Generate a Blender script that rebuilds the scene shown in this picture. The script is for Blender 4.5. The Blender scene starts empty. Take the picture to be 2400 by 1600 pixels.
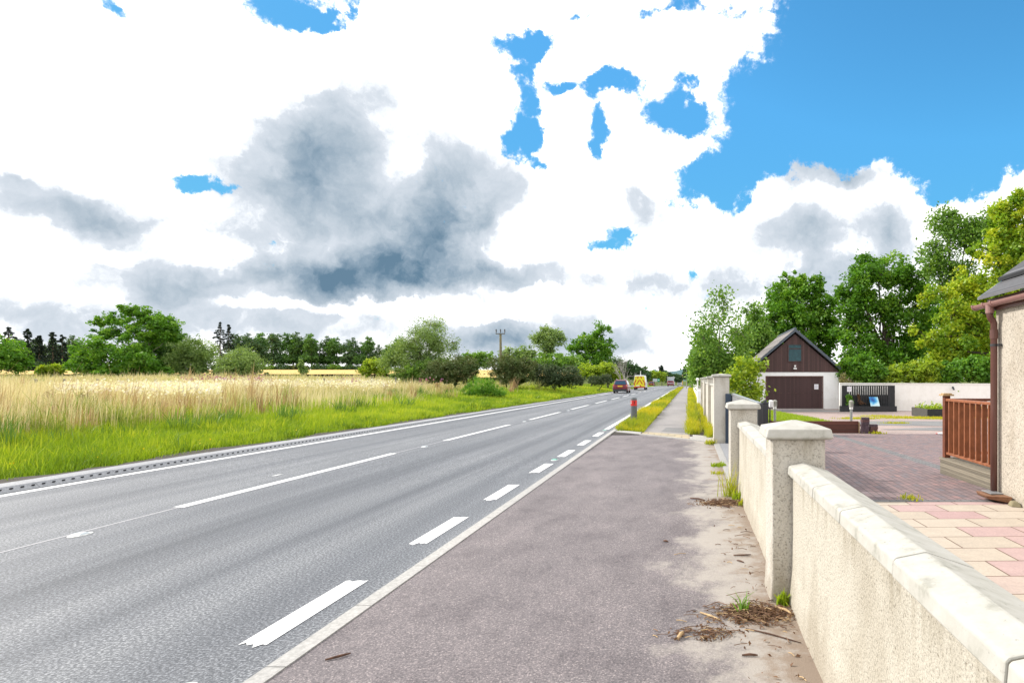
import bpy, bmesh, math, random
import numpy as np
from mathutils import Vector, Matrix
SC = bpy.context.scene
COL = SC.collection
R = math.radians
F, H, VX, VY = 1450.0, 1.6, 1615.0, 885.0      # photo focal length in its own pixels, eye height, vanishing point of the road

# ------------------------------------------------------------------ camera
cam = bpy.data.cameras.new("camera")
cam_ob = bpy.data.objects.new("camera", cam); COL.objects.link(cam_ob)
cam.sensor_width = 36; cam.lens = F / 2400 * 36
cam.shift_x = -(VX - 1200) / 2400; cam.shift_y = (VY - 800) / 2400
cam.clip_start = 0.05; cam.clip_end = 8000
cam_ob.location = (0, 0, H); cam_ob.rotation_euler = (R(90), 0, 0)
SC.camera = cam_ob
SC.view_settings.view_transform = 'Standard'
SC.view_settings.look = 'None'
SC.view_settings.gamma = 1
SC.view_settings.exposure = 0.7
SC.cycles.max_bounces = 8; SC.cycles.transparent_max_bounces = 12
SC.cycles.diffuse_bounces = 4

# ------------------------------------------------------------------ sun
SUN = Vector((-0.80, 0.26, 0.54)).normalized()
sun = bpy.data.lights.new("sun", 'SUN'); sun.energy = 2.6; sun.angle = R(2.0); sun.color = (1.0, 0.94, 0.86)
sun_ob = bpy.data.objects.new("sun", sun); COL.objects.link(sun_ob)
sun_ob.rotation_euler = SUN.to_track_quat('Z', 'Y').to_euler()
sun_ob.location = (-30, 10, 40)

# ------------------------------------------------------------------ world: physical sky with a cloud layer by direction
W = bpy.data.worlds.new("World"); SC.world = W; W.use_nodes = True
nt = W.node_tree; nt.nodes.clear()
def N(t, typ, **kw):
    n = t.nodes.new(typ)
    for k, v in kw.items():
        if k.startswith('i_'): n.inputs[int(k[2:])].default_value = v
        else: setattr(n, k, v)
    return n
def math_(t, op, a, b=None, c=None, clamp=False):
    n = t.nodes.new('ShaderNodeMath'); n.operation = op; n.use_clamp = clamp
    for i, v in enumerate((a, b, c)):
        if v is None: continue
        if isinstance(v, (int, float)): n.inputs[i].default_value = v
        else: t.links.new(v, n.inputs[i])
    return n.outputs[0]
def azel(px, py):
    u, v = (px - VX) / F, (VY - py) / F
    return math.atan(u), math.atan(v / math.sqrt(1 + u * u))
def build_sky():
    t = nt; L = t.links.new
    out = N(t, 'ShaderNodeOutputWorld'); bg = N(t, 'ShaderNodeBackground'); bg.inputs[1].default_value = 0.1
    sky = N(t, 'ShaderNodeTexSky', sky_type='NISHITA', sun_disc=False)
    sky.sun_elevation = math.asin(SUN.z); sky.sun_rotation = math.atan2(SUN.x, SUN.y)
    sky.air_density = 1.0; sky.dust_density = 0.3; sky.ozone_density = 2.0
    tc = N(t, 'ShaderNodeTexCoord')
    d = tc.outputs['Generated']
    # warp of the direction by two scales of noise: billows and frayed edges
    n1 = N(t, 'ShaderNodeTexNoise', i_2=3.2, i_3=6.0, i_4=0.58); L(d, n1.inputs[0])
    n2 = N(t, 'ShaderNodeTexNoise', i_2=13.0, i_3=6.0, i_4=0.62); L(d, n2.inputs[0])
    def vm(op, a, b):
        n = N(t, 'ShaderNodeVectorMath', operation=op)
        for i, v in enumerate((a, b)):
            if isinstance(v, tuple): n.inputs[i].default_value = v
            else: L(v, n.inputs[i])
        return n
    def sc(v, s):
        n = N(t, 'ShaderNodeVectorMath', operation='SCALE'); L(v, n.inputs[0]); n.inputs[3].default_value = s; return n.outputs[0]
    w1 = sc(vm('SUBTRACT', n1.outputs[1], (.5, .5, .5)).outputs[0], 0.10)
    w2 = sc(vm('SUBTRACT', n2.outputs[1], (.5, .5, .5)).outputs[0], 0.07)
    dw = vm('ADD', vm('ADD', d, w1).outputs[0], w2).outputs[0]
    def ae(v):
        s = N(t, 'ShaderNodeSeparateXYZ'); L(v, s.inputs[0])
        az = math_(t, 'ARCTAN2', s.outputs[0], s.outputs[1])
        hyp = math_(t, 'SQRT', math_(t, 'ADD', math_(t, 'MULTIPLY', s.outputs[0], s.outputs[0]), math_(t, 'MULTIPLY', s.outputs[1], s.outputs[1])))
        el = math_(t, 'ARCTAN2', s.outputs[2], hyp)
        c = N(t, 'ShaderNodeCombineXYZ'); L(az, c.inputs[0]); L(el, c.inputs[1]); return c.outputs[0], el
    pw, elw = ae(dw)
    p0, el0 = ae(d)
    def blob(co, px, py, rx, ry, amp, rot=0):
        a, e = azel(px, py); a2, _ = azel(px + rx, py); _, e2 = azel(px, py - ry)
        m = N(t, 'ShaderNodeMapping', vector_type='TEXTURE')
        m.inputs[1].default_value = (a, e, 0); m.inputs[2].default_value = (0, 0, rot)
        m.inputs[3].default_value = (max(abs(a2 - a), 1e-3), max(abs(e2 - e), 1e-3), 1)
        L(co, m.inputs[0])
        g = N(t, 'ShaderNodeTexGradient', gradient_type='SPHERICAL'); L(m.outputs[0], g.inputs[0])
        return math_(t, 'MULTIPLY', g.outputs[1], amp)
    def total(co, lst):
        s = None
        for b in lst:
            v = blob(co, *b); s = v if s is None else math_(t, 'ADD', s, v)
        return s
    blue = [(2200, 40, 740, 560, 3.2), (1850, 330, 330, 250, 2.2), (1640, 450, 150, 115, 1.6), (2330, 330, 330, 190, 2.2),
            (1200, 100, 80, 62, 1.75), (1255, 118, 55, 40, 1.4), (1228, 180, 70, 55, 1.7), (1437, 212, 85, 36, 1.85), (1405, 300, 42, 120, 1.9), (1225, 290, 48, 70, 1.7), (1350, 232, 80, 26, 1.4),
            (1228, 350, 70, 55, 1.7), (1180, 330, 40, 60, 1.3), (1250, 235, 50, 40, 1.4), (1300, 215, 50, 26, 1.3), (1265, 390, 40, 26, 1.2), (1395, 370, 30, 40, 1.2), (1640, 280, 60, 60, 1.2), (1545, 340, 60, 40, 1.2), (1570, 265, 95, 80, 1.9), (1610, 190, 60, 70, 1.2), (468, 415, 105, 38, 2.1), (390, 385, 22, 14, 1.2), (700, 5, 170, 95, 2.1), (770, 40, 70, 36, 1.5),
            (1440, 545, 80, 40, 1.5), (1390, 572, 70, 22, 1.2), (1690, 590, 110, 70, 1.6), (1640, 640, 60, 70, 1.4), (2005, 578, 50, 44, 1.7), (2230, 470, 110, 60, 1.5), (255, 5, 50, 34, 1.2),
            (1660, 15, 190, 26, 1.1), (1560, 42, 150, 22, 1.0), (1375, 62, 110, 20, 0.9), (1470, 690, 60, 30, .8)]
    white = [(1655, 485, 66, 56, 1.9), (1668, 225, 60, 130, 1.4), (1610, 320, 150, 50, 1.3), (1560, 350, 110, 60, 1.0), (1660, 610, 75, 50, 1.2), (1960, 430, 250, 120, 2.0), (2320, 560, 260, 150, 2.0), (1850, 530, 300, 130, 2.2), (2040, 600, 420, 160, 1.4), (1290, 190, 60, 60, .8)]
    n4 = N(t, 'ShaderNodeTexNoise', i_2=24.0, i_3=7.0, i_4=0.72); L(d, n4.inputs[0])
    det = math_(t, 'ADD', math_(t, 'MULTIPLY', math_(t, 'SUBTRACT', n2.outputs[0], 0.5), 5.2), math_(t, 'MULTIPLY', math_(t, 'SUBTRACT', n4.outputs[0], 0.5), 4.6))
    dens = math_(t, 'ADD', math_(t, 'SUBTRACT', math_(t, 'ADD', 2.15, total(pw, white)), math_(t, 'MULTIPLY', total(pw, blue), 1.72)), det)
    mr = N(t, 'ShaderNodeMapRange', interpolation_type='SMOOTHSTEP'); L(dens, mr.inputs[0])
    mr.inputs[1].default_value = -0.2; mr.inputs[2].default_value = 1.05
    # grey undersides of the clouds
    grey = [(810, 250, 190, 190, .70), (740, 390, 230, 190, .70), (1060, 510, 250, 220, 1.45), (920, 590, 190, 120, .8), (680, 540, 200, 280, .85), (760, 655, 330, 90, .9), (960, 675, 340, 60, 1.2), (1150, 630, 300, 60, .95),
            (250, 492, 430, 75, .62), (120, 470, 200, 40, .3), (330, 620, 190, 100, .6), (420, 670, 160, 60, .5), (120, 735, 560, 150, .55), (620, 770, 480, 90, .6), (1190, 800, 190, 66, 1.2), (1910, 535, 340, 70, .72), (1960, 640, 360, 110, .75), (1950, 410, 200, 50, .3),
            (1760, 690, 260, 70, .5), (1500, 650, 150, 55, .85), (1490, 480, 90, 80, .6), (20, 412, 130, 30, .55), (1420, 770, 300, 70, .35), (1985, 400, 170, 50, .65), (1480, 800, 300, 50, .3), (2090, 540, 90, 90, .5),
            (1000, 735, 300, 24, -1.2), (640, 725, 200, 22, -.7), (1300, 690, 200, 26, -.8), (500, 590, 110, 70, -.9), (430, 540, 90, 50, -.6), (120, 560, 220, 40, -.8), (930, 380, 80, 90, -.5), (1260, 560, 120, 120, -.6)]
    n3 = N(t, 'ShaderNodeTexNoise', i_2=7.0, i_3=7.0, i_4=0.6); L(dw, n3.inputs[0])
    g = total(pw, grey)
    g = math_(t, 'MULTIPLY', g, math_(t, 'ADD', -0.35, math_(t, 'MULTIPLY', n3.outputs[0], 3.0)))
    g = math_(t, 'ADD', g, math_(t, 'MULTIPLY', math_(t, 'SUBTRACT', n3.outputs[0], .47), 1.5))
    ms = N(t, 'ShaderNodeMapRange', interpolation_type='SMOOTHSTEP'); L(g, ms.inputs[0])
    ms.inputs[1].default_value = 0.08; ms.inputs[2].default_value = 2.1; ms.interpolation_type = 'LINEAR'
    ramp = N(t, 'ShaderNodeValToRGB'); L(ms.outputs[0], ramp.inputs[0])
    e = ramp.color_ramp.elements
    e[0].position = 0; e[0].color = (1, 1, 1, 1); e[1].position = 1; e[1].color = (.085, .150, .215, 1)
    m_ = e.new(.25); m_.color = (.45, .49, .54, 1); m_ = e.new(.5); m_.color = (.31, .365, .42, 1); m_ = e.new(.75); m_.color = (.185, .250, .315, 1)
    cl = N(t, 'ShaderNodeMix', data_type='RGBA', blend_type='MULTIPLY'); cl.inputs[0].default_value = 1
    L(ramp.outputs[0], cl.inputs[6]); cl.inputs[7].default_value = (10.0, 9.95, 9.9, 1)
    sk = N(t, 'ShaderNodeMix', data_type='RGBA', blend_type='MULTIPLY'); sk.inputs[0].default_value = 1
    L(sky.outputs[0], sk.inputs[6]); sk.inputs[7].default_value = (0.50, 1.24, 1.45, 1)
    sp = N(t, 'ShaderNodeSeparateColor'); L(sk.outputs[2], sp.inputs[0])       # the brightest blue, towards the sun, is held down
    lim = math_(t, 'MINIMUM', 1.0, math_(t, 'DIVIDE', 5.6, math_(t, 'MAXIMUM', sp.outputs[2], .01)))
    sl = N(t, 'ShaderNodeVectorMath', operation='SCALE'); L(sk.outputs[2], sl.inputs[0]); L(lim, sl.inputs[3])
    mx = N(t, 'ShaderNodeMix', data_type='RGBA'); L(math_(t, 'POWER', mr.outputs[0], 2.6), mx.inputs[0]); L(sl.outputs[0], mx.inputs[6]); L(cl.outputs[2], mx.inputs[7])
    L(mx.outputs[2], bg.inputs[0]); L(bg.outputs[0], out.inputs[0])
build_sky()

# ------------------------------------------------------------------ materials
MATS = {}
def new_mat(name):
    m = bpy.data.materials.new(name); m.use_nodes = True
    t = m.node_tree; b = t.nodes['Principled BSDF']; MATS[name] = m
    return m, t, b
def ramp_(t, fac, stops, interp='LINEAR'):
    r = t.nodes.new('ShaderNodeValToRGB'); r.color_ramp.interpolation = interp
    t.links.new(fac, r.inputs[0]); e = r.color_ramp.elements
    while len(e) < len(stops): e.new(0.5)
    for i, (p, c) in enumerate(stops):
        e[i].position = p; e[i].color = (c[0], c[1], c[2], 1)
    return r.outputs[0]
def pos(t, scale=(1, 1, 1), rot=(0, 0, 0)):
    g = t.nodes.new('ShaderNodeNewGeometry'); m = t.nodes.new('ShaderNodeMapping')
    m.inputs[3].default_value = scale; m.inputs[2].default_value = rot
    t.links.new(g.outputs['Position'], m.inputs[0]); return m.outputs[0]
def noise(t, co, scale, detail=5, rough=.55):
    n = t.nodes.new('ShaderNodeTexNoise'); t.links.new(co, n.inputs[0])
    n.inputs[2].default_value = scale; n.inputs[3].default_value = detail; n.inputs[4].default_value = rough
    return n.outputs[0]
def mixc(t, fac, a, b, mode='MIX'):
    n = t.nodes.new('ShaderNodeMix'); n.data_type = 'RGBA'; n.blend_type = mode
    for i, v in ((0, fac), (6, a), (7, b)):
        if isinstance(v, (int, float)): n.inputs[i].default_value = v
        elif isinstance(v, tuple): n.inputs[i].default_value = (v[0], v[1], v[2], 1)
        else: t.links.new(v, n.inputs[i])
    return n.outputs[2]
def bump(t, b, h, strength, dist=.01):
    n = t.nodes.new('ShaderNodeBump'); n.inputs[0].default_value = strength; n.inputs[1].default_value = dist
    t.links.new(h, n.inputs[2] if n.inputs[2].name == 'Height' else n.inputs['Height']); t.links.new(n.outputs[0], b.inputs['Normal'])
def plain(name, c, rough=.6, metal=0, var=.12, scale=6, spec=.5, bumps=0, coat=0):
    m, t, b = new_mat(name)
    b.inputs['Roughness'].default_value = rough; b.inputs['Metallic'].default_value = metal
    b.inputs['Specular IOR Level'].default_value = spec
    if coat: b.inputs['Coat Weight'].default_value = coat; b.inputs['Coat Roughness'].default_value = .08
    co = pos(t); n = noise(t, co, scale)
    col = ramp_(t, n, [(.3, tuple(x * (1 - var) for x in c)), (.7, tuple(min(1, x * (1 + var)) for x in c))])
    t.links.new(col, b.inputs['Base Color'])
    if bumps: bump(t, b, noise(t, co, scale * 10, 4), bumps)
    return m
def speck(name, cols, scale, bump_s=.5, rough=.8, stain=None, fine=None, spec=.5):
    """surface of fine aggregate: noise speckle through a ramp, plus broad soft stains"""
    m, t, b = new_mat(name); co = pos(t)
    n = noise(t, co, scale, 3, .75)
    col = ramp_(t, n, cols)
    big = noise(t, pos(t, (1, .3, 1)), .9, 5)
    col = mixc(t, 1.0, col, ramp_(t, big, [(.3, (.86, .86, .87)), (.7, (1.08, 1.07, 1.06))]), 'MULTIPLY')
    if stain: col = stain(t, col)
    t.links.new(col, b.inputs['Base Color']); b.inputs['Roughness'].default_value = rough; b.inputs['Specular IOR Level'].default_value = spec
    bump(t, b, n, bump_s, .006)
    return m
def sepx(t):
    g = t.nodes.new('ShaderNodeNewGeometry'); s = t.nodes.new('ShaderNodeSeparateXYZ'); t.links.new(g.outputs['Position'], s.inputs[0]); return s.outputs
def mapr(t, v, a, b_, c=0, d=1):
    n = t.nodes.new('ShaderNodeMapRange'); t.links.new(v, n.inputs[0]); n.interpolation_type = 'SMOOTHSTEP'
    for i, q in enumerate((a, b_, c, d)): n.inputs[1 + i].default_value = q
    return n.outputs[0]
def road_stain(t, col):
    s = noise(t, pos(t, (1.1, .012, 1)), 1.0, 3, .6)                # long wheel tracks
    col = mixc(t, 1.0, col, ramp_(t, s, [(.36, (.50, .53, .58)), (.47, (.82, .84, .88)), (.60, (1.18, 1.18, 1.18))]), 'MULTIPLY')
    s2 = noise(t, pos(t, (3, .2, 1)), 1.0, 4)
    return mixc(t, 1.0, col, ramp_(t, s2, [(.3, (.88, .89, .9)), (.7, (1.06, 1.06, 1.06))]), 'MULTIPLY')
M_road = speck('asphalt', [(.34, (.035, .042, .055)), (.5, (.116, .124, .136)), (.64, (.335, .346, .364))], 56, .55, .6, road_stain)
def pave_stain(t, col):
    ml = noise(t, pos(t, (1, .55, 1)), 2.4, 6, .65)                       # mottled wear and old spills
    col = mixc(t, 1.0, col, ramp_(t, ml, [(.32, (.74, .73, .75)), (.5, (1, 1, 1)), (.68, (1.16, 1.15, 1.14))]), 'MULTIPLY')
    vs = t.nodes.new('ShaderNodeTexVoronoi'); vs.inputs[2].default_value = 3.1; t.links.new(pos(t, (1, 1, 0)), vs.inputs[0])
    col = mixc(t, mapr(t, vs.outputs[0], .035, .06, .7, 0), col, (.06, .055, .055))
    xyz = sepx(t)
    n = noise(t, pos(t, (1, .8, 1)), 1.6, 9, .70)
    near = mapr(t, math_(t, 'ADD', xyz[0], math_(t, 'MULTIPLY', math_(t, 'SUBTRACT', n, .5), 2.6)), -.18, .42)
    col = mixc(t, math_(t, 'MULTIPLY', near, .8), col, (.42, .385, .345))
    n2 = noise(t, pos(t), 2.6, 9, .74)
    drt = math_(t, 'MULTIPLY', mapr(t, math_(t, 'ADD', xyz[0], math_(t, 'MULTIPLY', math_(t, 'SUBTRACT', n2, .5), 1.6)), .34, .66), .75)
    return mixc(t, drt, col, (.22, .155, .105))
M_pave = speck('pink_tarmac', [(.30, (.06, .052, .056)), (.46, (.155, .140, .147)), (.58, (.215, .187, .194)), (.70, (.50, .44, .42))], 84, .7, .85, pave_stain)
M_path = speck('path_tarmac', [(.3, (.19, .18, .18)), (.5, (.28, .265, .265)), (.7, (.38, .36, .355))], 60, .4, .85)
M_conc = speck('concrete', [(.3, (.30, .295, .28)), (.5, (.40, .395, .38)), (.7, (.50, .49, .47))], 40, .25, .8)
M_kerbL = speck('kerb_concrete', [(.3, (.22, .23, .25)), (.5, (.31, .32, .34)), (.7, (.40, .41, .43))], 40, .2, .75)
M_soil = speck('soil', [(.3, (.018, .015, .013)), (.5, (.045, .037, .031)), (.72, (.09, .075, .06))], 22, 1, .95)
M_mort = plain('dark_mortar', (.10, .09, .07), .9)
M_litter = speck('leaf_mould', [(.3, (.05, .032, .02)), (.5, (.13, .09, .06)), (.72, (.24, .17, .11))], 60, 1, .95)
M_dark = plain('notch_dark', (.012, .013, .016), .8)
def paint_mat():
    m, t, b = new_mat('road_paint'); co = pos(t)
    n = noise(t, co, 26, 5, .7); v = t.nodes.new('ShaderNodeTexVoronoi'); v.inputs[2].default_value = 34; t.links.new(co, v.inputs[0])
    col = ramp_(t, n, [(.30, (.42, .43, .45)), (.40, (.76, .77, .78)), (.7, (.86, .86, .85))])
    t.links.new(col, b.inputs['Base Color']); b.inputs['Roughness'].default_value = .5
    bump(t, b, v.outputs[0], .25, .004); return m
M_paint = paint_mat()
def roughcast(name, c, dark, scale=62, amt=.38, stain=.5):
    m, t, b = new_mat(name); co = pos(t)
    v = t.nodes.new('ShaderNodeTexVoronoi'); v.inputs[2].default_value = scale; t.links.new(co, v.inputs[0])
    n = noise(t, co, scale * .9, 4, .7)
    h = math_(t, 'ADD', math_(t, 'MULTIPLY', v.outputs[0], .25), n)
    col = ramp_(t, n, [(amt - .06, dark), (amt + .03, tuple(.75 * x for x in c)), (amt + .12, c), (.75, tuple(min(.95, x * 1.08) for x in c))])
    s = noise(t, pos(t, (1, 1, .6)), 2.2, 6, .65)
    col = mixc(t, 1.0, col, ramp_(t, s, [(.34, (1 - stain * .5, 1 - stain * .56, 1 - stain * .65)), (.52, (1, 1, 1))]), 'MULTIPLY')
    z = sepx(t)[2]
    if name in ('wall_roughcast', 'pillar_roughcast', 'pillar_render'):            # green-brown drip streaks of its own under the copings
        st = noise(t, pos(t, (9, 9, 1.1)), 1.0, 5, .6); zt = .915 if name == 'wall_roughcast' else (1.16 if name == 'pillar_roughcast' else 1.6)
        dr = math_(t, 'MULTIPLY', mapr(t, z, zt - .28, zt, 0, 1), mapr(t, st, .48, .68, 0, 1))
        col = mixc(t, math_(t, 'MULTIPLY', dr, .5), col, (.24, .20, .13))
    splash = mapr(t, math_(t, 'ADD', z, math_(t, 'MULTIPLY', math_(t, 'SUBTRACT', s, .5), .5)), .02, .22, 1, 0)
    col = mixc(t, math_(t, 'MULTIPLY', splash, .45 * stain * 2), col, (.26, .215, .16))
    t.links.new(col, b.inputs['Base Color']); b.inputs['Roughness'].default_value = .9
    bump(t, b, h, .75, .010); return m
M_cast = roughcast('wall_roughcast', (.55, .515, .435), (.17, .14, .09), 92, .375, .36)
M_cast2 = roughcast('pillar_roughcast', (.56, .53, .47), (.20, .17, .13), 74, .37, .6)
M_smooth = roughcast('pillar_render', (.56, .535, .48), (.30, .27, .22), 40, .27, .45)
M_house = roughcast('house_roughcast', (.53, .48, .405), (.20, .17, .13), 60, .40, .35)
M_white = roughcast('white_render', (.90, .91, .93), (.6, .6, .6), 30, .2, .12)
M_backw = roughcast('cream_render', (.88, .86, .82), (.6, .57, .5), 30, .2, .12)
def coping_mat():
    m, t, b = new_mat('coping_concrete'); co = pos(t)
    n = noise(t, co, 9, 7, .65); s = noise(t, co, 38, 4, .7)
    col = ramp_(t, n, [(.3, (.27, .265, .225)), (.44, (.43, .42, .375)), (.7, (.51, .50, .465))])
    col = mixc(t, 1.0, col, ramp_(t, s, [(.27, (.45, .44, .40)), (.36, (1, 1, 1))]), 'MULTIPLY')
    t.links.new(col, b.inputs['Base Color']); b.inputs['Roughness'].default_value = .75
    bump(t, b, s, .25, .004); return m
M_cope = coping_mat()
def brick_mat(name, bw, rh, mortar, stops, mcol, rot=0, bumps=.4, var=.25, sy=1.0, offset=(0, 0, 0), rough=.8):
    m, t, b = new_mat(name)
    co = pos(t, (1, sy, 1), (0, 0, rot)); 
    br = t.nodes.new('ShaderNodeTexBrick'); t.links.new(co, br.inputs[0])
    br.inputs['Color1'].default_value = (0, 0, 0, 1); br.inputs['Color2'].default_value = (1, 1, 1, 1); br.inputs['Mortar'].default_value = (.5, .5, .5, 1)
    br.inputs['Scale'].default_value = 1; br.inputs['Mortar Size'].default_value = mortar; br.inputs['Mortar Smooth'].default_value = .15
    br.inputs['Brick Width'].default_value = bw; br.inputs['Row Height'].default_value = rh
    n = noise(t, co, 5, 6, .6); n2 = noise(t, co, 45, 4, .7)
    col = ramp_(t, br.outputs[0], stops, 'LINEAR' if len(stops) > 2 else 'CONSTANT')
    col = mixc(t, 1.0, col, ramp_(t, n, [(.3, (1 - var, 1 - var, 1 - var * .9)), (.7, (1 + var * .5, 1 + var * .45, 1 + var * .4))]), 'MULTIPLY')
    col = mixc(t, 1.0, col, ramp_(t, n2, [(.3, (.86, .86, .86)), (.7, (1.08, 1.08, 1.08))]), 'MULTIPLY')
    col = mixc(t, br.outputs[1], col, mcol)
    t.links.new(col, b.inputs['Base Color']); b.inputs['Roughness'].default_value = rough
    bump(t, b, math_(t, 'SUBTRACT', math_(t, 'MULTIPLY', n2, .25), br.outputs[1]), bumps, .008); return m
M_block = brick_mat('block_paving', .21, .105, .007, [(0, (.19, .14, .145)), (.35, (.25, .18, .18)), (.6, (.275, .185, .18)), (.85, (.19, .165, .18)), (1, (.33, .205, .195))], (.085, .075, .07), R(93))
M_blockg = brick_mat('grey_blocks', .21, .105, .007, [(0, (.16, .16, .165)), (.5, (.22, .22, .22)), (1, (.19, .18, .185))], (.06, .055, .05), R(3))
M_flag = brick_mat('flagstones', .60, .41, .008, [(0, (.47, .32, .31)), (.50, (.50, .36, .34)), (.54, (.53, .46, .38)), (1, (.50, .43, .35))], (.17, .11, .08), R(-1.3), .35, .09)
M_tact = brick_mat('tactile_slabs', .4, .4, .012, [(0, (.42, .36, .24)), (.5, (.48, .40, .27)), (1, (.38, .33, .24))], (.2, .17, .12), 0, .3, .2)
M_gravel = speck('pink_gravel', [(.28, (.12, .09, .085)), (.45, (.33, .25, .23)), (.6, (.42, .34, .315)), (.75, (.58, .50, .47))], 30, .8, .9)
M_patch = speck('dark_tarmac', [(.3, (.11, .11, .115)), (.5, (.20, .20, .205)), (.7, (.30, .30, .30))], 30, .6, .9)
def leafy_ground(name, a, b2, c, sc=3):
    m, t, b = new_mat(name); co = pos(t); n = noise(t, co, sc, 8, .7)
    t.links.new(ramp_(t, n, [(.3, a), (.5, b2), (.7, c)]), b.inputs['Base Color']); b.inputs['Roughness'].default_value = .95; b.inputs['Specular IOR Level'].default_value = .1
    bump(t, b, noise(t, co, sc * 8, 4), .8, .05); return m
M_ground = leafy_ground('grassy_earth', (.045, .07, .016), (.09, .12, .028), (.16, .16, .05))
M_lawn = leafy_ground('lawn', (.10, .20, .015), (.15, .28, .02), (.20, .33, .03), 14)
M_wheat = leafy_ground('wheat', (.52, .36, .12), (.60, .43, .16), (.66, .49, .21), .5)
M_hill = leafy_ground('hazy_hill', (.06, .12, .13), (.085, .15, .16), (.11, .17, .17), .02)  # blue of distant haze is put into the hill colour
def slat_mat(name, c, period, axis, var=.25, rough=.6, depth=.6, spec=.4):
    m, t, b = new_mat(name); s = sepx(t)[axis]
    w = math_(t, 'FRACT', math_(t, 'DIVIDE', s, period))
    gr = mapr(t, math_(t, 'ABSOLUTE', math_(t, 'SUBTRACT', w, .5)), .40, .48, 0, 1)
    k = math_(t, 'FLOOR', math_(t, 'DIVIDE', s, period))
    wn = t.nodes.new('ShaderNodeTexWhiteNoise'); wn.noise_dimensions = '1D'; t.links.new(k, wn.inputs['W'])
    sc_ = [3, 3, 3]; sc_[axis] = 30
    n = noise(t, pos(t, tuple(sc_)), 2, 6)
    f = math_(t, 'ADD', math_(t, 'MULTIPLY', wn.outputs[0], .5), math_(t, 'MULTIPLY', n, .5))
    col = ramp_(t, f, [(.25, tuple(x * (1 - var) for x in c)), (.75, tuple(x * (1 + var) for x in c))])
    col = mixc(t, math_(t, 'MULTIPLY', gr, depth), col, tuple(x * .25 for x in c))
    t.links.new(col, b.inputs['Base Color']); b.inputs['Roughness'].default_value = rough; b.inputs['Specular IOR Level'].default_value = spec
    bump(t, b, math_(t, 'SUBTRACT', 1.0, gr), .5, .01); return m
M_clad = slat_mat('brown_cladding', (.075, .038, .036), .13, 0, .3)
M_gdoor = slat_mat('brown_door', (.062, .030, .030), .11, 0, .15)
M_deckr = slat_mat('grooved_timber', (.22, .195, .15), .03, 2, .3, .8)
M_grate = slat_mat('grey_gate_boards', (.24, .245, .26), .09, 1, .12, .5)
M_rtile = slat_mat('roof_tiles', (.20, .185, .18), .30, 2, .25, .8)
M_slate = slat_mat('slates', (.10, .10, .108), .17, 2, .3, .75)
M_bargeb = plain('slate_blue_barge', (.075, .095, .125), .6)
M_board = slat_mat('brown_board', (.115, .042, .030), .16, 2, .35, .7)
M_rail = plain('stained_timber', (.30, .105, .045), .5, var=.25, scale=9)
M_rail2 = plain('stained_timber_dark', (.16, .048, .022), .55, var=.25, scale=9)
M_rail3 = plain('lighter_black_timber', (.07, .068, .06), .8)  # end of the raised bed, a lighter tone than its other sides
M_black = plain('black_timber', (.022, .023, .026), .75, var=.3)
M_upvc = plain('brown_plastic', (.115, .048, .038), .32, var=.08)
M_gutt = plain('rose_brown_plastic', (.30, .165, .15), .33, var=.08)
M_navy = plain('navy_steel', (.030, .052, .085), .4, var=.06)
M_char = plain('charcoal_steel', (.035, .038, .045), .45, var=.1)
M_galv = plain('galvanised_steel', (.36, .37, .38), .45, .5, var=.12, scale=12)
M_boll = plain('grey_plastic', (.105, .115, .125), .5, var=.18, scale=8)
M_red = plain('red_reflective', (.62, .02, .018), .4, var=.05)
M_wht = plain('white_plastic', (.8, .8, .8), .45, var=.03)
M_paper = plain('paper', (.80, .79, .84), .7, var=.02)
M_ink = plain('grey_ink', (.42, .41, .50), .7)
M_glass = plain('dark_glass', (.025, .075, .09), .06, var=.3, spec=.25)
M_wtrim = plain('silver_trim', (.45, .47, .5), .3, .6)
M_brick = plain('purple_brick', (.075, .048, .062), .8, var=.35, scale=14)
M_brick2 = plain('reddish_brick', (.115, .055, .055), .8, var=.3, scale=14)
M_stone = plain('brown_stone', (.24, .12, .065), .85, var=.35, scale=12, bumps=.6)
M_bark = plain('bark', (.085, .068, .05), .9, var=.4, scale=7, bumps=.8)
M_barkl = plain('pale_bark', (.30, .26, .21), .9, var=.4, scale=5, bumps=.6)
M_deadw = plain('grey_dead_wood', (.34, .32, .29), .9, var=.3)
M_pole = plain('weathered_pole', (.23, .20, .12), .85, var=.25)
M_fpost = plain('grey_fence_post', (.17, .16, .15), .9, var=.3)
M_stick = plain('stick', (.10, .05, .03), .85, var=.4, scale=30)
M_twig = plain('brown_twig', (.19, .11, .065), .85, var=.4, scale=30)
M_chip = plain('pale_wood', (.46, .32, .17), .8, var=.3, scale=40)
M_tyre = plain('tyre', (.012, .012, .014), .85)
M_rim = plain('alloy', (.5, .5, .52), .3, .7)
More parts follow.
